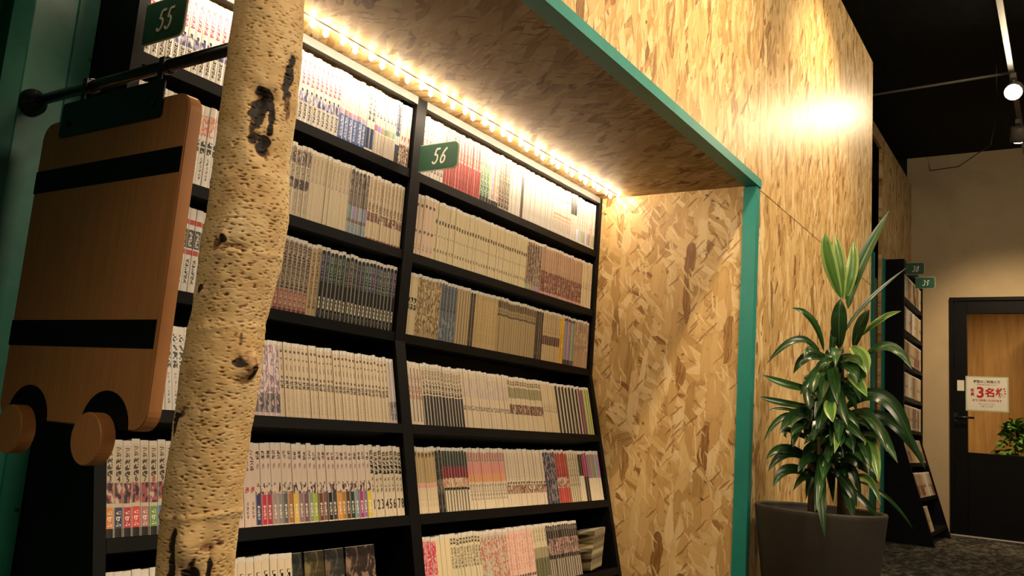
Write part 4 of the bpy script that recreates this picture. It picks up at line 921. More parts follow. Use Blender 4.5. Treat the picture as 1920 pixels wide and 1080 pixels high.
HIDDEN = {1: (1.178, 1.372), 2: (1.168, 1.370), 3: (1.172, 1.375), 4: (1.137, 1.328), 5: (1.104, 1.278), 6: (1.081, 1.241)}
BOARD = {2: 1.085, 3: 1.105, 4: 1.083}
BUDGET = 292
rb = random.Random(11)
todo = []
for bay, row, xa, xb, style in SERIES:
    t = D[style][2]
    n = max(1, round((xb - xa) / t)); t = (xb - xa) / n
    for i in range(n):
        x = xa + i * t
        h = H0 + rb.uniform(-.0028, .0022) + (.004 if style in ('dark_white',) and i % 3 == 0 else 0)
        if style in ('thin',): h *= .97
        dy = rb.uniform(-.0012, .0016)
        xm = x + t / 2
        vis = True
        if bay == 'left':
            if HIDDEN[row][0] < xm < HIDDEN[row][1]: vis = False
            if row in BOARD and xm < BOARD[row]: vis = False
        elif x + t > 2.985 and row < 6: pass
        foot = None
        if style == 'colour_foot': foot = FOOT[min(i, len(FOOT) - 1)] if i < n - 1 else FOOT[-1]
        if style == 'girl_numbers': foot = GFOOT[min(i, 7)]
        todo.append(dict(foot=foot, bay=bay, row=row, x=x, t=t - .0005, h=h, dy=dy, style=style, i=i, n=n, vis=vis, bid=rb.random()))
rank = {('left', 5): 0, ('left', 6): 1, ('left', 4): 2, ('left', 1): 3, ('left', 3): 4, ('left', 2): 5, ('right', 6): 6, ('right', 5): 7, ('right', 4): 8, ('right', 3): 9, ('right', 2): 10, ('right', 1): 11}
cand = sorted([b for b in todo if b['vis']], key=lambda b: (rank[(b['bay'], b['row'])], b['x']))
for b in cand[:BUDGET]: b['single'] = True

def book_matrix(b):
    if b['row'] in LV:
        return Matrix.Translation((b['x'], 1.610 + b['dy'], LV[b['row']] + .0008))
    z = SL[b['row']]; y = front(z) + .010
    return Matrix.Translation((b['x'], y + b['dy'] * .9, z + .0012 - .010 * K)) @ Matrix.Rotation(-TH, 4, 'X')

def ordinal_label(b):
    s, i, n = b['style'], b['i'], b['n']
    return D[s][3]

numbers = []
GN = 0
hn = 0
sV, sF, sUV, sMI, sB, sM = [], [], [], [], [], []
smi = {}
NUMW = ['one', 'two', 'three', 'four', 'five', 'six', 'seven', 'eight', 'nine', 'ten', 'eleven', 'twelve']
for b in todo:
    V, Fc, UV, pf = book_geo(b['t'], b['h'], .112)
    mw = book_matrix(b)
    if b.get('single'):
        nV = 14
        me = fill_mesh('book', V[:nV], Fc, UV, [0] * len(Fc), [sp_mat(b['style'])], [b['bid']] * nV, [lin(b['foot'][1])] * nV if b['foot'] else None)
        o = link('book', me); o.matrix_world = mw
        pm = bpy.data.meshes.new('page_block'); pm.from_pydata(V[nV:], [], [tuple(k - nV for k in f_) for f_ in pf]); pm.materials.append(M['paper'])
        link('page_block', pm, parent=o)
        lab = D[b['style']][3]; grp = None
        if b['style'] == 'girl_numbers':
            k = b['i'] + 3
            lab = 'pale volume with figure %s above its %s foot, left end of fifth row' % (NUMW[k - 1], b['foot'][0])
            if k <= 10:
                text('volume_number', str(k), .0165, M['dark_ink'] if k != 8 else M['red_ink'], o, Matrix.Translation((b['t'] / 2, -.0006, b['h'] * .585)) @ Matrix.Rotation(pi / 2, 4, 'X'), sx=.85, ext=.0001)
            grp = 'numbered volumes under the hanging board'
        elif b['style'] == 'heavy_numbers':
            k = b['i'] + 1
            lab = 'cream volume with black title and figure %s at its foot, beside the divider' % NUMW[k - 1]
            if k <= 8:
                text('volume_number', str(k), .0350, M['dark_ink'], o, Matrix.Translation((b['t'] / 2, -.0006, b['h'] * .17)) @ Matrix.Rotation(pi / 2, 4, 'X'), sx=.60, ext=.0001, bold=.0003)
            grp = 'numbered cream volumes beside the divider'
        else:
            grp = D[b['style']][3] + ' run'
            if b['style'] == 'colour_foot': lab = 'pale paperback with pink head and %s foot, fifth row, left bay' % b['foot'][0]
            else:
                sees = [c for c in todo if c['vis'] and c['style'] == b['style'] and c['bay'] == b['bay'] and c['row'] == b['row'] and (b['style'] != 'pink_title' or (c['x'] < 1.17) == (b['x'] < 1.17))]
                k = sees.index(b); last = len(sees) - 1
                if len(sees) > 1:
                    end = ', %s of run' % ('leftmost' if k == 0 else 'rightmost' if k == last else ORD[k])
                    if len((lab + end).split()) > 16: lab = lab.replace(' in the ', ', ').replace(' at the ', ', ')
                    if b['style'] == 'pink_title': lab = 'white paperback with pink title, top row %s of the birch' % ('left' if b['x'] < 1.17 else 'right')
                    ws = lab.split()
                    for drop in ('one', 'dark' if b['style'] == 'brown_dotrow' else 'one', 'small', 'lettering', 'the', 'dim', 'own', 'its', 'middle', 'bold', 'scribbled', 'volume'):
                        if len(ws) + len(end.split()) - 1 > 16 and drop in ws: ws.remove(drop)
                    lab = ' '.join(ws) + end
        tag(o, lab, 'book', grp)
    else:
        base = len(sV)
        if b['style'] not in smi:
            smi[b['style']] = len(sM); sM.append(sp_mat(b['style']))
        sV += [tuple(mw @ Vector(v)) for v in V]
        for f_, u_ in zip(Fc, UV): sF.append(tuple(k + base for k in f_)); sUV.append(u_); sMI.append(smi[b['style']])
        for f_ in pf: sF.append(tuple(k + base for k in f_)); sUV.append([(0, 0)] * 4); sMI.append(-1)
        sB += [b['bid']] * len(V)
sM.append(M['paper']); sMI = [len(sM) - 1 if k < 0 else k for k in sMI]
me = fill_mesh('paperback_rows', sV, sF, sUV, sMI, sM, sB)
o = link('paperback_rows', me)
tag(o, 'close packed rows of thin paperbacks filling the right bay of the bookcase', 'books', kind='stuff')

# leaning magazines at the right end of the lowest right row
z6 = SL[6]; y6 = front(z6) + .012
q = NT('magazine_cover', 0.3, 0.5)
uvm = q.sep(q.obj())
q.out(q.ramp(q.noise(q.vmul(q.obj(), (300, 4, 26)), 1.5, 3)[0], [(.38, '#1c1812'), (.5, '#5c5038'), (.62, '#a89a7c')]))
mag_cover = q.m
proto = None
for i in range(8):
    t = .0095; hgt = .150
    x = 2.775 + i * .0125
    mw = Matrix.Translation((x, y6 - .012 + i * .001, z6 + .010 + i * .001)) @ Matrix.Rotation(-TH, 4, 'X') @ Matrix.Rotation(R(30), 4, 'Y')
    if proto is None:
        V, Fc, UV, pf = book_geo(t, hgt, .105)
        me = fill_mesh('magazine', V[:14], Fc, UV, [0] * len(Fc), [mag_cover], [0.3] * 14)
        o = link('magazine', me); proto = o
        pm = bpy.data.meshes.new('page_block')
        PV = [Vector(v) for v in V[14:]]
        PV = [Vector((v.x, v.y - .0, v.z + (.0035 if v.z > .1 else 0))) for v in PV]
        pm.from_pydata(PV, [], [tuple(k - 14 for k in f_) for f_ in pf]); pm.materials.append(M['paper'])
        link('page_block', pm, parent=o)
    else:
        o = proto.copy(); COL.objects.link(o)
        c = proto.children[0].copy(); COL.objects.link(c); c.parent = o
    o.matrix_world = mw
    tag(o, 'thin booklet leaning to the right, lowest right row, %s of the leaning ones' % ('leftmost' if i == 0 else 'rightmost' if i == 7 else ORD[i]), 'booklet', 'booklets leaning at the end of the lowest right row')
# a flat yellow olive booklet behind them
bm = bmesh.new(); box_bm(bm, (0, 0, 0), (.075, .012, .145), .0008)
q = NT('olive_cover', .4); q.out(q.ramp(q.noise(q.obj(), 30, 3)[0], [(.4, '#4a431c'), (.6, '#a89a38')]))
o = link('booklet', bm_mesh('booklet', bm), q.m)
o.matrix_world = Matrix.Translation((2.752, y6 + .100, z6 - .016)) @ Matrix.Rotation(-TH, 4, 'X')
tag(o, 'yellow olive booklet standing behind the leaning ones in the lowest right row', 'booklet')

# four cover-out volumes standing deep in the lowest left row
cols = [('#2a3030', '#5a5038', 'grey blue'), ('#4a4228', '#7d7048', 'olive brown'), ('#343434', '#6d5c48', 'charcoal and brown'), ('#3a2c28', '#8a7260', 'dark reddish brown')]
xs = [(1.430, 1.478), (1.485, 1.548), (1.551, 1.615), (1.622, 1.728)]
words = ['leftmost of the four cover-out volumes', 'second of the four cover-out volumes', 'third of the four cover-out volumes', 'rightmost and widest of the four cover-out volumes']
for (c1, c2, cn), (xa, xb), wd in zip(cols, xs, words):
    q = NT('cover_print_' + cn.replace(' ', '_'), .45, .4)
    nn = q.noise(q.vmul(q.obj(), (1, 1, .8)), 34, 3, .55, .8)[0]
    q.out(q.ramp(nn, [(.42, tuple(v * .6 for v in lin(c1)[:3])), (.52, lin(c1)[:3]), (.58, lin(c2)[:3])], 'LINEAR'))
    w_ = xb - xa
    bm = bmesh.new(); box_bm(bm, (0, 0, 0), (w_, .014, .178), .0008)
    o = link('picture_book', bm_mesh('picture_book', bm), q.m)
    o.matrix_world = Matrix.Translation((xa, y6 + .035, z6 - .008)) @ Matrix.Rotation(-TH, 4, 'X')
    bm = bmesh.new(); box_bm(bm, (.001, .002, .1775), (w_ - .001, .012, .1790))
    link('page_block', bm_mesh('page_block', bm), M['paper'], o)
    tag(o, '%s book, %s, lowest left row' % (cn, wd), 'book')

# ------------------------------------------------------------------ shelf number signs
def stroke_digit(bm, pts, w, mat4, t=.0008):
    pts = [Vector((p[0], p[1])) for p in pts]
    L_, R_ = [], []
    for i, p in enumerate(pts):
        d = (pts[min(i + 1, len(pts) - 1)] - pts[max(i - 1, 0)]).normalized(); nrm = Vector((-d.y, d.x)) * w / 2
        L_.append(p + nrm); R_.append(p - nrm)
    f = [[bm.verts.new(mat4 @ Vector((p.x, p.y, t))) for p in S] for S in (L_, R_)]
    g = [[bm.verts.new(mat4 @ Vector((p.x, p.y, 0))) for p in S] for S in (L_, R_)]
    for i in range(len(pts) - 1):
        bm.faces.new((f[1][i], f[1][i + 1], f[0][i + 1], f[0][i]))
        bm.faces.new((f[0][i], f[0][i + 1], g[0][i + 1], g[0][i])); bm.faces.new((g[1][i], g[1][i + 1], f[1][i + 1], f[1][i]))
    for e in (0, -1):
        bm.faces.new((f[0][e], f[1][e], g[1][e], g[0][e]))
def arc(cx, cy, rx, ry, a0, a1, n=12):
    return [(cx + rx * cos(R(a0 + (a1 - a0) * i / n)), cy + ry * sin(R(a0 + (a1 - a0) * i / n))) for i in range(n + 1)]
DIG = {
    '5': [[(.62, 1.0), (.16, .98)], [(.16, .98), (.10, .58)] + arc(.26, .30, .30, .30, 112, -150, 14)],
    '6': [[(.56, 1.0), (.30, .78), (.10, .45)] + arc(.33, .25, .25, .25, 170, 510, 20)],
    '3': [arc(.28, .76, .24, .23, 140, -80, 12) + arc(.28, .27, .28, .27, 85, -150, 14)],
    '8': [arc(.30, .76, .20, .23, 270, -90, 18), arc(.30, .26, .27, .27, 90, 450, 20)],
    '9': [arc(.32, .73, .23, .25, 20, 380, 20), [(.56, .78), (.50, .40), (.30, .0)]],
}
def number_sign(txt, x, y_in, z0, label, w=.130, h=.084):
    """green tab standing out of the case front (towards -y), its face turned to -x"""
    root = empty('number_sign', (x, y_in, z0), label=label, cat='sign', group='green shelf number signs')
    r = .016
    def outline(e):
        return [(0 + e * 0, -e), (0, h + e)] + [(-w + r + (r + e) * cos(a), h - r + (r + e) * sin(a)) for a in [R(90 + 15 * k) for k in range(7)]] + [(-w + r + (r + e) * cos(a), r + (r + e) * sin(a)) for a in [R(180 + 15 * k) for k in range(7)]]
    prism('rim', outline(.0016)[::-1], 0, -.0004, .0034, M['clear_edge'], root)
    prism('face', outline(-.0008)[::-1], 0, -.0016, .0042, M['green_sign'], root)
    for s_, sgn in ((-1, 1),):
        sx_ = .028; sy_ = .043
        total = len(txt) * sx_ * .95
        for k, ch in enumerate(txt):
            bm = bmesh.new()
            # face seen from -x: text right = -y, text up = +z, normal = -x
            ctr = -w * .54 + total / 2 - k * sx_ * .95
            m4 = Matrix(((0, 0, -1, -.0018), (-1, 0, 0, ctr), (0, 1, 0, h * .24), (0, 0, 0, 1)))
            for st in DIG[ch]:
                st = [(p[0] * sx_ + p[1] * .010, p[1] * sy_) for p in st]
                stroke_digit(bm, st, .0050, m4)
            link('numeral', bm_mesh('numeral', bm), M['white'], root)
    return root
number_sign('55', .944, 1.588, 1.404, 'dark green sign reading 55, on the left upright of the bookcase', w=.133, h=.088)
number_sign('56', 1.842, 1.588, 1.396, 'green sign reading 56, on the divider of the bookcase', w=.140, h=.078)
for n_ in ():
    pass

# ------------------------------------------------------------------ LED string under the alcove ceiling
ls = empty('light_string', (1.9, 1.515, AC), label='glowing string of small warm bulbs along the alcove ceiling above the bookcase', cat='lights')
box('cable_channel', (-2.1, -.003, -.004), (1.08, .003, -.0005), M['rail'], ls)
bme = None
for i in range(41):
    x = .955 + (i - 1) * .0518
    if bme is None:
        bm = bmesh.new()
        bmesh.ops.create_icosphere(bm, subdivisions=1, radius=.0075)
        for v in bm.verts: v.co.z *= 1.6
        bme = bm_mesh('bulb', bm); bme.materials.append(M['led'])
        bme.polygons.foreach_set('use_smooth', [True] * len(bme.polygons))
    o = bpy.data.objects.new('bulb', bme); COL.objects.link(o); o.parent = ls
    o.location = (x - 1.9, .004 * ((i % 2) * 2 - 1), -.0165)

# ------------------------------------------------------------------ birch trunk
BIRCH = [(1.315, 0.8084, 1.0296, 0.0515), (1.228, 0.8109, 1.0276, 0.0553), (1.142, 0.8115, 1.0271, 0.0552), (1.058, 0.8103, 1.028, 0.0542), (0.976, 0.814, 1.0252, 0.0594), (0.935, 0.8126, 1.0262, 0.0587), (0.894, 0.8113, 1.0273, 0.058), (0.854, 0.8093, 1.0288, 0.0551), (0.814, 0.8071, 1.0306, 0.0525), (0.775, 0.8065, 1.0311, 0.0548), (0.736, 0.8055, 1.0318, 0.0559), (0.698, 0.8048, 1.0324, 0.0546), (0.66, 0.8038, 1.0331, 0.0536), (0.622, 0.8037, 1.0332, 0.053), (0.585, 0.8028, 1.034, 0.0534), (0.548, 0.8032, 1.0336, 0.0535), (0.512, 0.8031, 1.0337, 0.0522), (0.454, 0.8054, 1.0319, 0.0526)]
bz = np.array([b_[0] for b_ in BIRCH])[::-1]
bxx = np.array([b_[1] for b_ in BIRCH])[::-1]; byy = np.array([b_[2] for b_ in BIRCH])[::-1]; brr = np.array([b_[3] for b_ in BIRCH])[::-1]
NA, NZ = 220, 900
zz = np.concatenate([np.linspace(0.0, .44, 120, endpoint=False), np.linspace(.44, 1.36, NZ), np.linspace(1.365, AC - .001, 60)])
aa = np.linspace(0, 2 * pi, NA, endpoint=False)
FACE = math.atan2(-1.03, -.81)           # direction towards the middle of the room
def hsh(x, s): 
    v = np.sin(x * 127.1 + s * 311.7) * 43758.5453
    return v - np.floor(v)
verts = []; dark = []
cx_ = np.interp(zz, bz, bxx); cy_ = np.interp(zz, bz, byy); rr_ = np.interp(zz, bz, brr)
# scars: (z, angle from facing (+ right), half height, half width (rad), depth, darkness)
SC = [(1.122, .00, .030, .26, -.014, 1.0), (1.138, .22, .016, .22, -.006, .9), (1.112, .36, .030, .10, -.004, .85), (1.095, -.12, .020, .10, -.003, .7), (1.066, .22, .018, .22, -.010, 1.0), (1.078, -.02, .012, .2, -.004, .7), (1.10, .15, .05, .5, .004, 0), (1.140, .16, .012, .30, -.003, .7), (1.150, -.02, .006, .1, -.001, .8), (1.180, .76, .034, .22, -.005, .85), (1.135, .85, .02, .15, -.003, .6),
      (.926, -.50, .008, .12, .003, .85), (.916, -.66, .012, .10, -.002, .6), (.938, -.30, .020, .40, .004, .0), (.915, -.2, .004, .3, -.002, .45), (.852, -1.0, .009, .12, .002, .8), (.860, -.92, .004, .05, -.001, .5),
      (.750, .66, .020, .24, .010, .45), (.742, .78, .012, .14, .006, .95), (.752, .40, .010, .18, -.003, .75), (.728, .62, .006, .30, -.002, .5), (.785, .38, .010, .05, -.001, .6),
      (.664, -1.25, .018, .20, -.003, 1.0), (.676, -1.0, .006, .22, -.002, .6), (.684, -.80, .003, .2, -.001, .55),
      (.470, -.66, .062, .15, -.010, .95), (.448, -.10, .034, .26, -.016, 1.0), (.498, -.22, .036, .36, .014, .0), (.455, .36, .040, .09, -.006, .95), (.500, .28, .006, .22, -.003, .5), (.505, .62, .004, .12, -.002, .5)]
ringz = [(.540, .0022), (.905, .0010), (1.02, .0008), (.80, .0009)]
for j in range(len(zz)):
    z = zz[j]
    for k in range(NA):
        a = aa[k]
        th = a - FACE
        th = (th + pi) % (2 * pi) - pi
        # + to the right as seen from the room
        ct, st = cos(a), sin(a)
        px, py = ct * .055, st * .055
        n1 = noise.noise(Vector((px * 16, py * 16, z * 9)))
        n2 = noise.noise(Vector((px * 60 + 5, py * 60, z * 42)))
        n3 = noise.noise(Vector((px * 150, py * 150 + 9, z * 300)))
        r = rr_[j] * (1 + .028 * n1) + .0012 * n2 + .0002 * n3
        # lens shaped pores lying across the trunk
        pn = noise.noise(Vector((px * 150, py * 150, z * 390 + 31)))
        dens = .5 + noise.noise(Vector((px * 12, py * 12 + 3, z * 7)))
        pit = max(0.0, pn - .24) * (0.6 + 1.3 * dens)
        r -= .0075 * min(pit, .4)
        dk = min(1.0, pit * 2.6) * .52
        for (sz, sa, hz, wa, dp, da) in SC:
            dz = (z - sz) / hz
            if abs(dz) < 2.2:
                dt = (th - sa) / wa
                if abs(dt) < 2.2:
                    wv = noise.noise(Vector((px * 70 + sz * 9, py * 70, z * 95))) * .55
                    e = dz * dz + dt * dt
                    g = math.exp(-e * 1.1)
                    r += dp * g + (.0022 * n2 * g)
                    if da > 0:
                        s = math.sqrt(e) + wv
                        dk = max(dk, da * max(0.0, min(1.0, (1.12 - s) * 2.6)))
        for (rz_, ra_) in ringz:
            dz = (z - rz_ - .006 * sin(th * 1.3)) / .005
            if abs(dz) < 3: r += ra_ * math.exp(-dz * dz)
        verts.append((cx_[j] - .807 + ct * r, cy_[j] - 1.03 + st * r, z))
        dark.append(dk)
faces = []
for j in range(len(zz) - 1):
    for k in range(NA):
        k2 = (k + 1) % NA
        faces.append((j * NA + k, j * NA + k2, (j + 1) * NA + k2, (j + 1) * NA + k))
me = bpy.data.meshes.new('birch_trunk'); me.from_pydata(verts, [], faces)
at = me.attributes.new('scar', 'FLOAT', 'POINT'); at.data.foreach_set('value', dark)
q = NT('birch_bark', 0.62, 0.3)
o3 = q.obj(); s3 = q.sep(o3)
base = q.ramp(q.noise(q.vmul(o3, (1, 1, 1.3)), 13, 4, .62)[0], [(.22, (.38, .215, .085)), (.42, (.58, .385, .17)), (.62, (.68, .49, .25)), (.80, (.78, .62, .38))])
streak = q.noise(q.comb(q.math('MULTIPLY', s3[0], 26), q.math('MULTIPLY', s3[1], 26), q.math('MULTIPLY', s3[2], 330)), 1.0, 3, .6)[0]
base = q.mix(q.math('MULTIPLY', q.math('SUBTRACT', streak, .60), 4.5, clamp=True), base, (.40, .24, .105, 1))
rough_patch = q.math('MULTIPLY', q.math('SUBTRACT', q.noise(q.vmul(o3, (1, 1, .6)), 9, 2)[0], .60), 4.0, clamp=True)
base = q.mix(q.math('MULTIPLY', rough_patch, .6), base, (.30, .14, .045, 1))
sc = q.n('ShaderNodeAttribute', attribute_name='scar').outputs['Fac']
scn_ = q.math('ADD', sc, q.math('MULTIPLY', q.math('SUBTRACT', q.noise(o3, 110, 4, .65)[0], .5), .75))
sc2 = q.math('MULTIPLY', q.math('SUBTRACT', scn_, .24), 1.9, clamp=True)
q.out(q.mix(q.math('MULTIPLY', q.math('SUBTRACT', sc2, .45), 2.2, clamp=True), q.mix(q.math('MULTIPLY', sc2, 2.0, clamp=True), base, (.30, .155, .060, 1)), (.022, .015, .011, 1)))
q.bump(q.math('ADD', streak, q.noise(o3, 160, 3)[0]), .18, .0006)
o = link('birch_trunk', me, q.m, smooth=True); o.location = (.807, 1.03, 0)
tag(o, 'pale pitted birch trunk standing upright in front of the bookcase', 'tree trunk')

# ------------------------------------------------------------------ rod and hanging board
rod = empty('hanging_rod', (.82, 1.41, 1.258), label='black round iron rod from the birch trunk to the green wall', cat='rod')
tube('rod', [(0, -.352, 0), (0, .325, 0)], .0105, M['black_metal'], rod, seg=20)
fl = lathe('flange', [(.0, 0), (.026, 0), (.027, .003), (.026, .012), (.0135, .020), (.0135, .034), (.0, .034)], M['black_metal'], rod, (0, .328, 0), 28)
fl.rotation_euler = (pi / 2, 0, 0)
for yy in (-.118, .115):
    col_ = lathe('clamp_ring', [(.0105, -.006), (.0145, -.006), (.0145, .006), (.0105, .006)], M['black_metal'], rod, (0, yy, 0), 20)
    col_.rotation_euler = (pi / 2, 0, 0)

def rrect(y0, y1, z0, z1, r, n=6):
    P = []
    for cy, cz, a0 in ((y1 - r, z1 - r, 0), (y0 + r, z1 - r, 90), (y0 + r, z0 + r, 180), (y1 - r, z0 + r, 270)):
        P += [(cy + r * cos(R(a0 + 90 * i / n)), cz + r * sin(R(a0 + 90 * i / n))) for i in range(n + 1)]
    return P
bd = empty('hanging_board', (.82, 1.42, .64), label='brown plywood board shaped like a bus, hanging from the black rod', cat='board')
by = 1.42
prism('board', rrect(1.200 - by, 1.650 - by, 0.0, .556, .032), 0, -.010, .016, [M['ply']], bd, bev=.002)
prism('stripe', [(1.204 - by, .418), (1.650 - by, .418), (1.650 - by, .461), (1.204 - by, .461)], 0, -.0112, -.0098, M['black'], bd)
prism('stripe', [(1.208 - by, .130), (1.650 - by, .130), (1.650 - by, .176), (1.208 - by, .176)], 0, -.0112, -.0098, M['black'], bd)
for cy in (1.549 - by, 1.311 - by):
    arch = arc(cy, .0, .067, .060, 0, 180, 18)
    inner = arc(cy, .0, .020, .020, 180, 0, 8)
    prism('wheel_arch', arch + inner, 0, -.0112, -.0098, M['black'], bd)
    w_ = lathe('wheel', [(.0, 0), (.0405, 0), (.042, .0015), (.042, .0245), (.0405, .026), (.0, .026)], [M['ply']], bd, (-.012, cy, -.018), 40, smooth=False)
    w_.rotation_euler = (0, -pi / 2, 0)
prism('hanger_plate', rrect(1.272 - by, 1.588 - by, .520, .588, .008), 0, -.0135, -.0105, M['black_metal'], bd, bev=.0006)
for yy in (1.292, 1.525):
    prism('hanger_strap', [(yy - .007 - by, .58), (yy + .007 - by, .58), (yy + .007 - by, .6295), (yy - .007 - by, .6295)], 0, -.0132, -.0108, M['black_metal'], bd)
for yy in (1.300, 1.562):
    b_ = lathe('bolt', [(.0, 0), (.006, 0), (.006, .003), (.004, .005), (.0, .005)], M['black_metal'], bd, (-.0135, yy - by, .545), 16)
    b_.rotation_euler = (0, -pi / 2, 0)

# ------------------------------------------------------------------ potted plant
PX, PY = 3.08, .735
pot = empty('planter', (PX, PY, 0), label='large round grey planter standing against the strand board wall', cat='planter')
lathe('pot', [(.0, 0), (.150, 0), (.158, .006), (.212, .466), (.214, .478), (.212, .484), (.203, .484), (.201, .476), (.198, .440), (.0, .440)], M['pot'], pot, seg=64)
lathe('soil', [(.0, .436), (.197, .436), (.197, .447), (.12, .455), (.0, .452)], M['soil'], pot, seg=32)
dp = empty('dragon_tree', (PX, PY, .458), label='leafy green dragon tree growing in the grey planter', cat='plant')
def leaf_bm(b, m_, t, w, fold=.28):
    b, m_, t = Vector(b), Vector(m_), Vector(t)
    bm = bmesh.new(); uvl = bm.loops.layers.uv.new('UVMap')
    n = 12
    ctrl = m_ * 2 - (b + t) / 2
    pts = [b * (1 - s) ** 2 + ctrl * 2 * s * (1 - s) + t * s * s for s in [i / n for i in range(n + 1)]]
    view = (Vector((0, 0, .7)) - m_).normalized()
    rows_ = []
    for i, p in enumerate(pts):
        s = i / n
        d = (pts[min(i + 1, n)] - pts[max(i - 1, 0)]).normalized()
        sd = d.cross(view + Vector((0, 0, .35)))
        sd = sd.normalized() if sd.length > .05 else Vector((0, 1, 0))
        up = sd.cross(d).normalized()
        if up.z < 0: up = -up
        prof = (s / .10 * .55 if s < .10 else .55 + .45 * sin(min(1, (s - .10) / .4) * pi / 2)) if s < .5 else max(0.0, 1 - ((s - .5) / .5) ** 2.3)
        hw = w * .5 * max(prof, .02)
        rows_.append([bm.verts.new(p - sd * hw + up * hw * fold), bm.verts.new(p - sd * hw * .5 + up * hw * fold * .35), bm.verts.new(p), bm.verts.new(p + sd * hw * .5 + up * hw * fold * .35), bm.verts.new(p + sd * hw + up * hw * fold)])
    for i in range(n):
        for k in range(4):
            f_ = bm.faces.new((rows_[i][k], rows_[i][k + 1], rows_[i + 1][k + 1], rows_[i + 1][k]))
            for lp, uv in zip(f_.loops, ((k / 4, i / n), ((k + 1) / 4, i / n), ((k + 1) / 4, (i + 1) / n), (k / 4, (i + 1) / n))): lp[uvl].uv = uv
    return bm
base_v = Vector((PX, PY, 0))
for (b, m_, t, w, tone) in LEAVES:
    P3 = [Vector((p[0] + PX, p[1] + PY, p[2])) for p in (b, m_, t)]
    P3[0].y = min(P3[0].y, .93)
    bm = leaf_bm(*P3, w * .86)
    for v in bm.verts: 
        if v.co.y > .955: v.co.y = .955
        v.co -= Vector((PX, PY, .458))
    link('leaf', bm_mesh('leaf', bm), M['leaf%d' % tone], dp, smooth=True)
tube('cane', [(-.01, .02, -.005), (-.012, .018, .20), (0, .0, .45), (.0, -.02, .56)], [.019, .017, .013, .006], M['stem'], dp, 12)
tube('cane', [(.05, -.06, -.005), (.045, -.06, .18), (.03, -.06, .42), (.015, -.055, .60)], [.016, .015, .012, .007], M['stem'], dp, 12)
tube('cane', [(-.06, -.03, -.005), (-.05, -.01, .15), (-.02, .0, .32)], [.014, .012, .007], M['stem'], dp, 10)

# ------------------------------------------------------------------ far bookcase beside the door
fc = empty('bookcase', (7.75, 1.15, 0), label='tall narrow black bookcase with flared foot beside the glazed door', cat='bookcase')
fx, fy = 7.75, 1.15
X0, X1 = 7.24, 8.24
def ffront(z): return 1.115 if z >= .75 else 1.115 - (.75 - z) * .288
FT = 2.20; FB = 1.258
def fside(name, x0, x1):
    return prism(name, [(ffront(0) - fy, 0), (1.115 - fy, .75), (1.115 - fy, FT), (FB - fy, FT), (FB - fy, 0)], 0, x0 - fx, x1 - fx, M['black'], fc)
fside('side_panel', X0, X0 + .03); fside('side_panel', X1 - .03, X1)
prism('back_panel', [(FB - .006 - fy, 0), (FB - fy, 0), (FB - fy, FT), (FB - .006 - fy, FT)], 0, X0 + .03 - fx, X1 - .03 - fx, M['black'], fc)
flv = [1.902, 1.640, 1.378, 1.118, .862, .605, .347, .100]
for a, b in ((X0 + .03, X1 - .03),):
    prism('top_board', [(1.116 - fy, FT - .02), (FB - .007 - fy, FT - .02), (FB - .007 - fy, FT), (1.116 - fy, FT)], 0, a - fx, b - fx, M['black'], fc)
    for z in flv:
        y = ffront(z)
        prism('shelf', [(y - fy, z - .03), (FB - .007 - fy, z - .03), (FB - .007 - fy, z), (y - fy, z)], 0, a - fx, b - fx, M['black'], fc)
V_, F_, UV_, MI_, B_ = [], [], [], [], []
mats_ = [sp_mat(s) for s in ('tan_plain', 'rose_foot', 'mixed_dark', 'cream_plain', 'white_plain', 'brown_bands', 'dot_cream', 'zigzag')] + [M['paper']]
rf = random.Random(5)
for zi, z in enumerate(flv):
    for a, b in ((X0 + .034, X1 - .034),):
        x = a; mi_ = rf.randrange(8); left = rf.randint(3, 9)
        stop = b if zi < 6 else (a + (b - a) * (.97 if zi == 6 else .28))
        while x + .016 < stop:
            t = .0158; hh = .190 + rf.uniform(-.003, .003)
            left -= 1
            if left <= 0: mi_ = rf.randrange(8); left = rf.randint(3, 9)
            V, Fc, UV, pf = book_geo(t - .0005, hh, .10)
            tilt = 0 if z > .7 else -math.atan(.288)
            mw = Matrix.Translation((x, ffront(z) + .008, z + .001)) @ Matrix.Rotation(tilt, 4, 'X')
            bs = len(V_); V_ += [tuple(mw @ Vector(v)) for v in V]
            for f_, u_ in zip(Fc, UV): F_.append(tuple(k + bs for k in f_)); UV_.append(u_); MI_.append(mi_)
            for f_ in pf: F_.append(tuple(k + bs for k in f_)); UV_.append([(0, 0)] * 4); MI_.append(8)
            B_ += [rf.random()] * len(V)
            x += t
o = link('paperback_rows', fill_mesh('paperback_rows', V_, F_, UV_, MI_, mats_, B_))
tag(o, 'rows of thin paperbacks in the far bookcase beside the glazed door', 'books', kind='stuff')
number_sign('38', 7.250, 1.105, 2.072, 'small green sign reading 38, on the far bookcase', w=.135, h=.094)
number_sign('39', 7.740, 1.105, 2.045, 'small green sign reading 39, behind and below the sign 38', w=.150, h=.094)

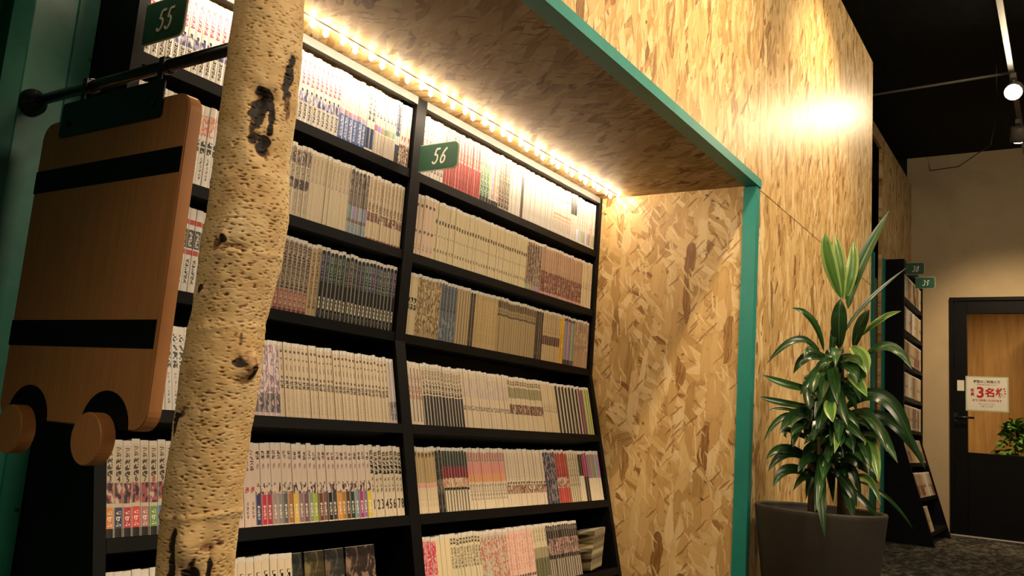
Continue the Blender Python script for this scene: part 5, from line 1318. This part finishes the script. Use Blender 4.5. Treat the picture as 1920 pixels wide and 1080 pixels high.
# ------------------------------------------------------------------ notices on the door
nt = empty('notice', (DX - .012, .650, 1.095), label='white notice with large red characters and figure 3 on the door glass', cat='notice')
box('sheet', (-.0004, -.155, 0), (.0004, .155, .285), M['notice'], nt)
box('laminate_edge', (.0006, -.166, -.010), (.0012, .166, .296), M['clear_edge'], nt)
def dtext(body, size, y, z, mat, sx=1.0, bold=0.0):
    m4 = Matrix(((0, 0, -1, -.0008), (-1, 0, 0, y), (0, 1, 0, z), (0, 0, 0, 1)))
    text('lettering', body, size, mat, nt, m4, ext=.0002, sx=sx, bold=bold)
dtext('3', .130, .050, .150, M['red_ink'], bold=.004)
dtext('名様', .082, -.066, .150, M['red_ink'], bold=.0030)
dtext('定', .030, .112, .170, M['red_ink'], bold=.0012); dtext('員', .030, .112, .135, M['red_ink'], bold=.0012)
dtext('個室のご利用人数', .026, .0, .248, M['dark_ink'], bold=.0008)
dtext('までご利用いただけます', .021, .0, .084, M['red_ink'], bold=.0006)
dtext('ご利用の際はお声がけください', .012, .0, .222, M['dark_ink'])
dtext('詳しくはスタッフまで', .012, .0, .052, M['dark_ink'])
dtext('お願いいたします', .012, .0, .032, M['dark_ink'])
st = box('sticker', (DX - .0125, .826, 1.258), (DX - .0112, .882, 1.352), M['notice'])
tag(st, 'small white sticker on the black door stile above the handle', 'sticker')

# shrub behind the glass
sh = empty('leafy_shrub', (9.7, .50, 0), label='small bright green shrub behind the glass of the door', cat='plant')
lathe('tub', [(.0, 0), (.13, 0), (.16, .40), (.0, .40)], M['brown_side'], sh, seg=24)
rs = random.Random(4)
leaf_src = None
for i in range(240):
    u_ = rs.random(); a = rs.uniform(0, 2 * pi); rad = (1 - u_) * .30 * rs.uniform(.35, 1.0) + .02
    p = Vector((rad * cos(a), rad * sin(a), .42 + u_ * .60))
    if leaf_src is None:
        bm = leaf_bm((0, 0, 0), (0, .035, .03), (0, .10, .01), .070, .2); leaf_src = bm_mesh('leaf', bm); leaf_src.materials.append(M['shrub'])
    o = bpy.data.objects.new('leaf', leaf_src); COL.objects.link(o); o.parent = sh; o.location = p
    o.rotation_euler = (rs.uniform(-.6, .8), rs.uniform(-.6, .6), a - pi / 2)
tube('stem', [(0, 0, .38), (.01, 0, .7), (0, 0, .98)], [.012, .008, .003], M['stem'], sh, 8)

# ------------------------------------------------------------------ ceiling track, conduit and spotlights
tr = empty('light_track', (4.0, .30, RAIL_Z + .02), label='white lighting track running along the dark ceiling', cat='track')
box('rail', (-6.0, -.016, 0), (3.9, .016, .022), M['rail'], tr)
for x in (-4.5, -2.0, .6, 3.0):
    box('hanger', (x - .006, -.006, .022), (x + .006, .006, .288), M['black_metal'], tr)
cd = tube('conduit', [(6.13, .29, 3.185), (6.15, .75, 3.180), (6.17, 1.22, 3.175)], .009, M['rail'], None, 8)
tag(cd, 'thin pale conduit crossing the dark ceiling to the lamp', 'conduit')
cb = tube('cable', [(6.36, .40, 3.462), (6.6, .42, 3.08), (6.9, .48, 2.96), (7.5, .75, 3.0), (8.2, 1.05, 3.2), (8.3, 1.1, 3.462)], .004, M['black_metal'], None, 8)
tag(cb, 'dark cable sagging below the ceiling behind the lamp', 'cable')
def spot_lamp(x, y, aim, watts, cone, label):
    root = empty('spotlight', (x, y, RAIL_Z), label=label, cat='lamp', group='spotlights on the ceiling track')
    d = (Vector(aim) - Vector((x, y, RAIL_Z - .06))).normalized()
    rot = d.to_track_quat('-Z', 'Y')
    box('adapter', (-.05, -.016, -.012), (.05, .016, .02), M['rail'], root)
    box('stem', (-.006, -.006, -.05), (.006, .006, -.01), M['rail'], root)
    can = lathe('lamp_can', [(.0, .060), (.046, .060), (.052, .054), (.055, -.05), (.051, -.05), (.048, .03), (.0, .03)], M['rail'], root, (0, 0, -.082), 28)
    can.rotation_mode = 'QUATERNION'; can.rotation_quaternion = rot
    if watts:
        ln = lathe('lens', [(.0, -.068), (.028, -.062), (.045, -.048), (.0505, -.038), (.0, -.036)], M['lens'], root, (0, 0, -.082), 24)
        ln.rotation_mode = 'QUATERNION'; ln.rotation_quaternion = rot
        L_ = bpy.data.lights.new('spot_beam', 'SPOT'); L_.energy = watts; L_.color = SPOT_COL
        L_.spot_size = R(cone); L_.spot_blend = .75; L_.shadow_soft_size = .06 if x > 0 else .40
        lo = bpy.data.objects.new('spot_beam', L_); COL.objects.link(lo)
        lo.location = Vector((x, y, RAIL_Z - .075)) + d * .075
        lo.rotation_mode = 'QUATERNION'; lo.rotation_quaternion = rot
    return root
for i, (x, y, ax_, ay_, az_, w_, cone) in enumerate(SPOTS):
    spot_lamp(x, y, (ax_, ay_, az_), w_, cone, 'glaring white spotlight on the ceiling track, top right' if i == len(SPOTS) - 1 else 'white spotlight on the ceiling track, %s before the glaring one' % ['fourth', 'third', 'second', 'nearest'][i])
spot_lamp(7.05, .31, (8.6, .45, 0.8), 120, 80, 'pale lamp can turned away, hanging beyond the glaring spotlight')
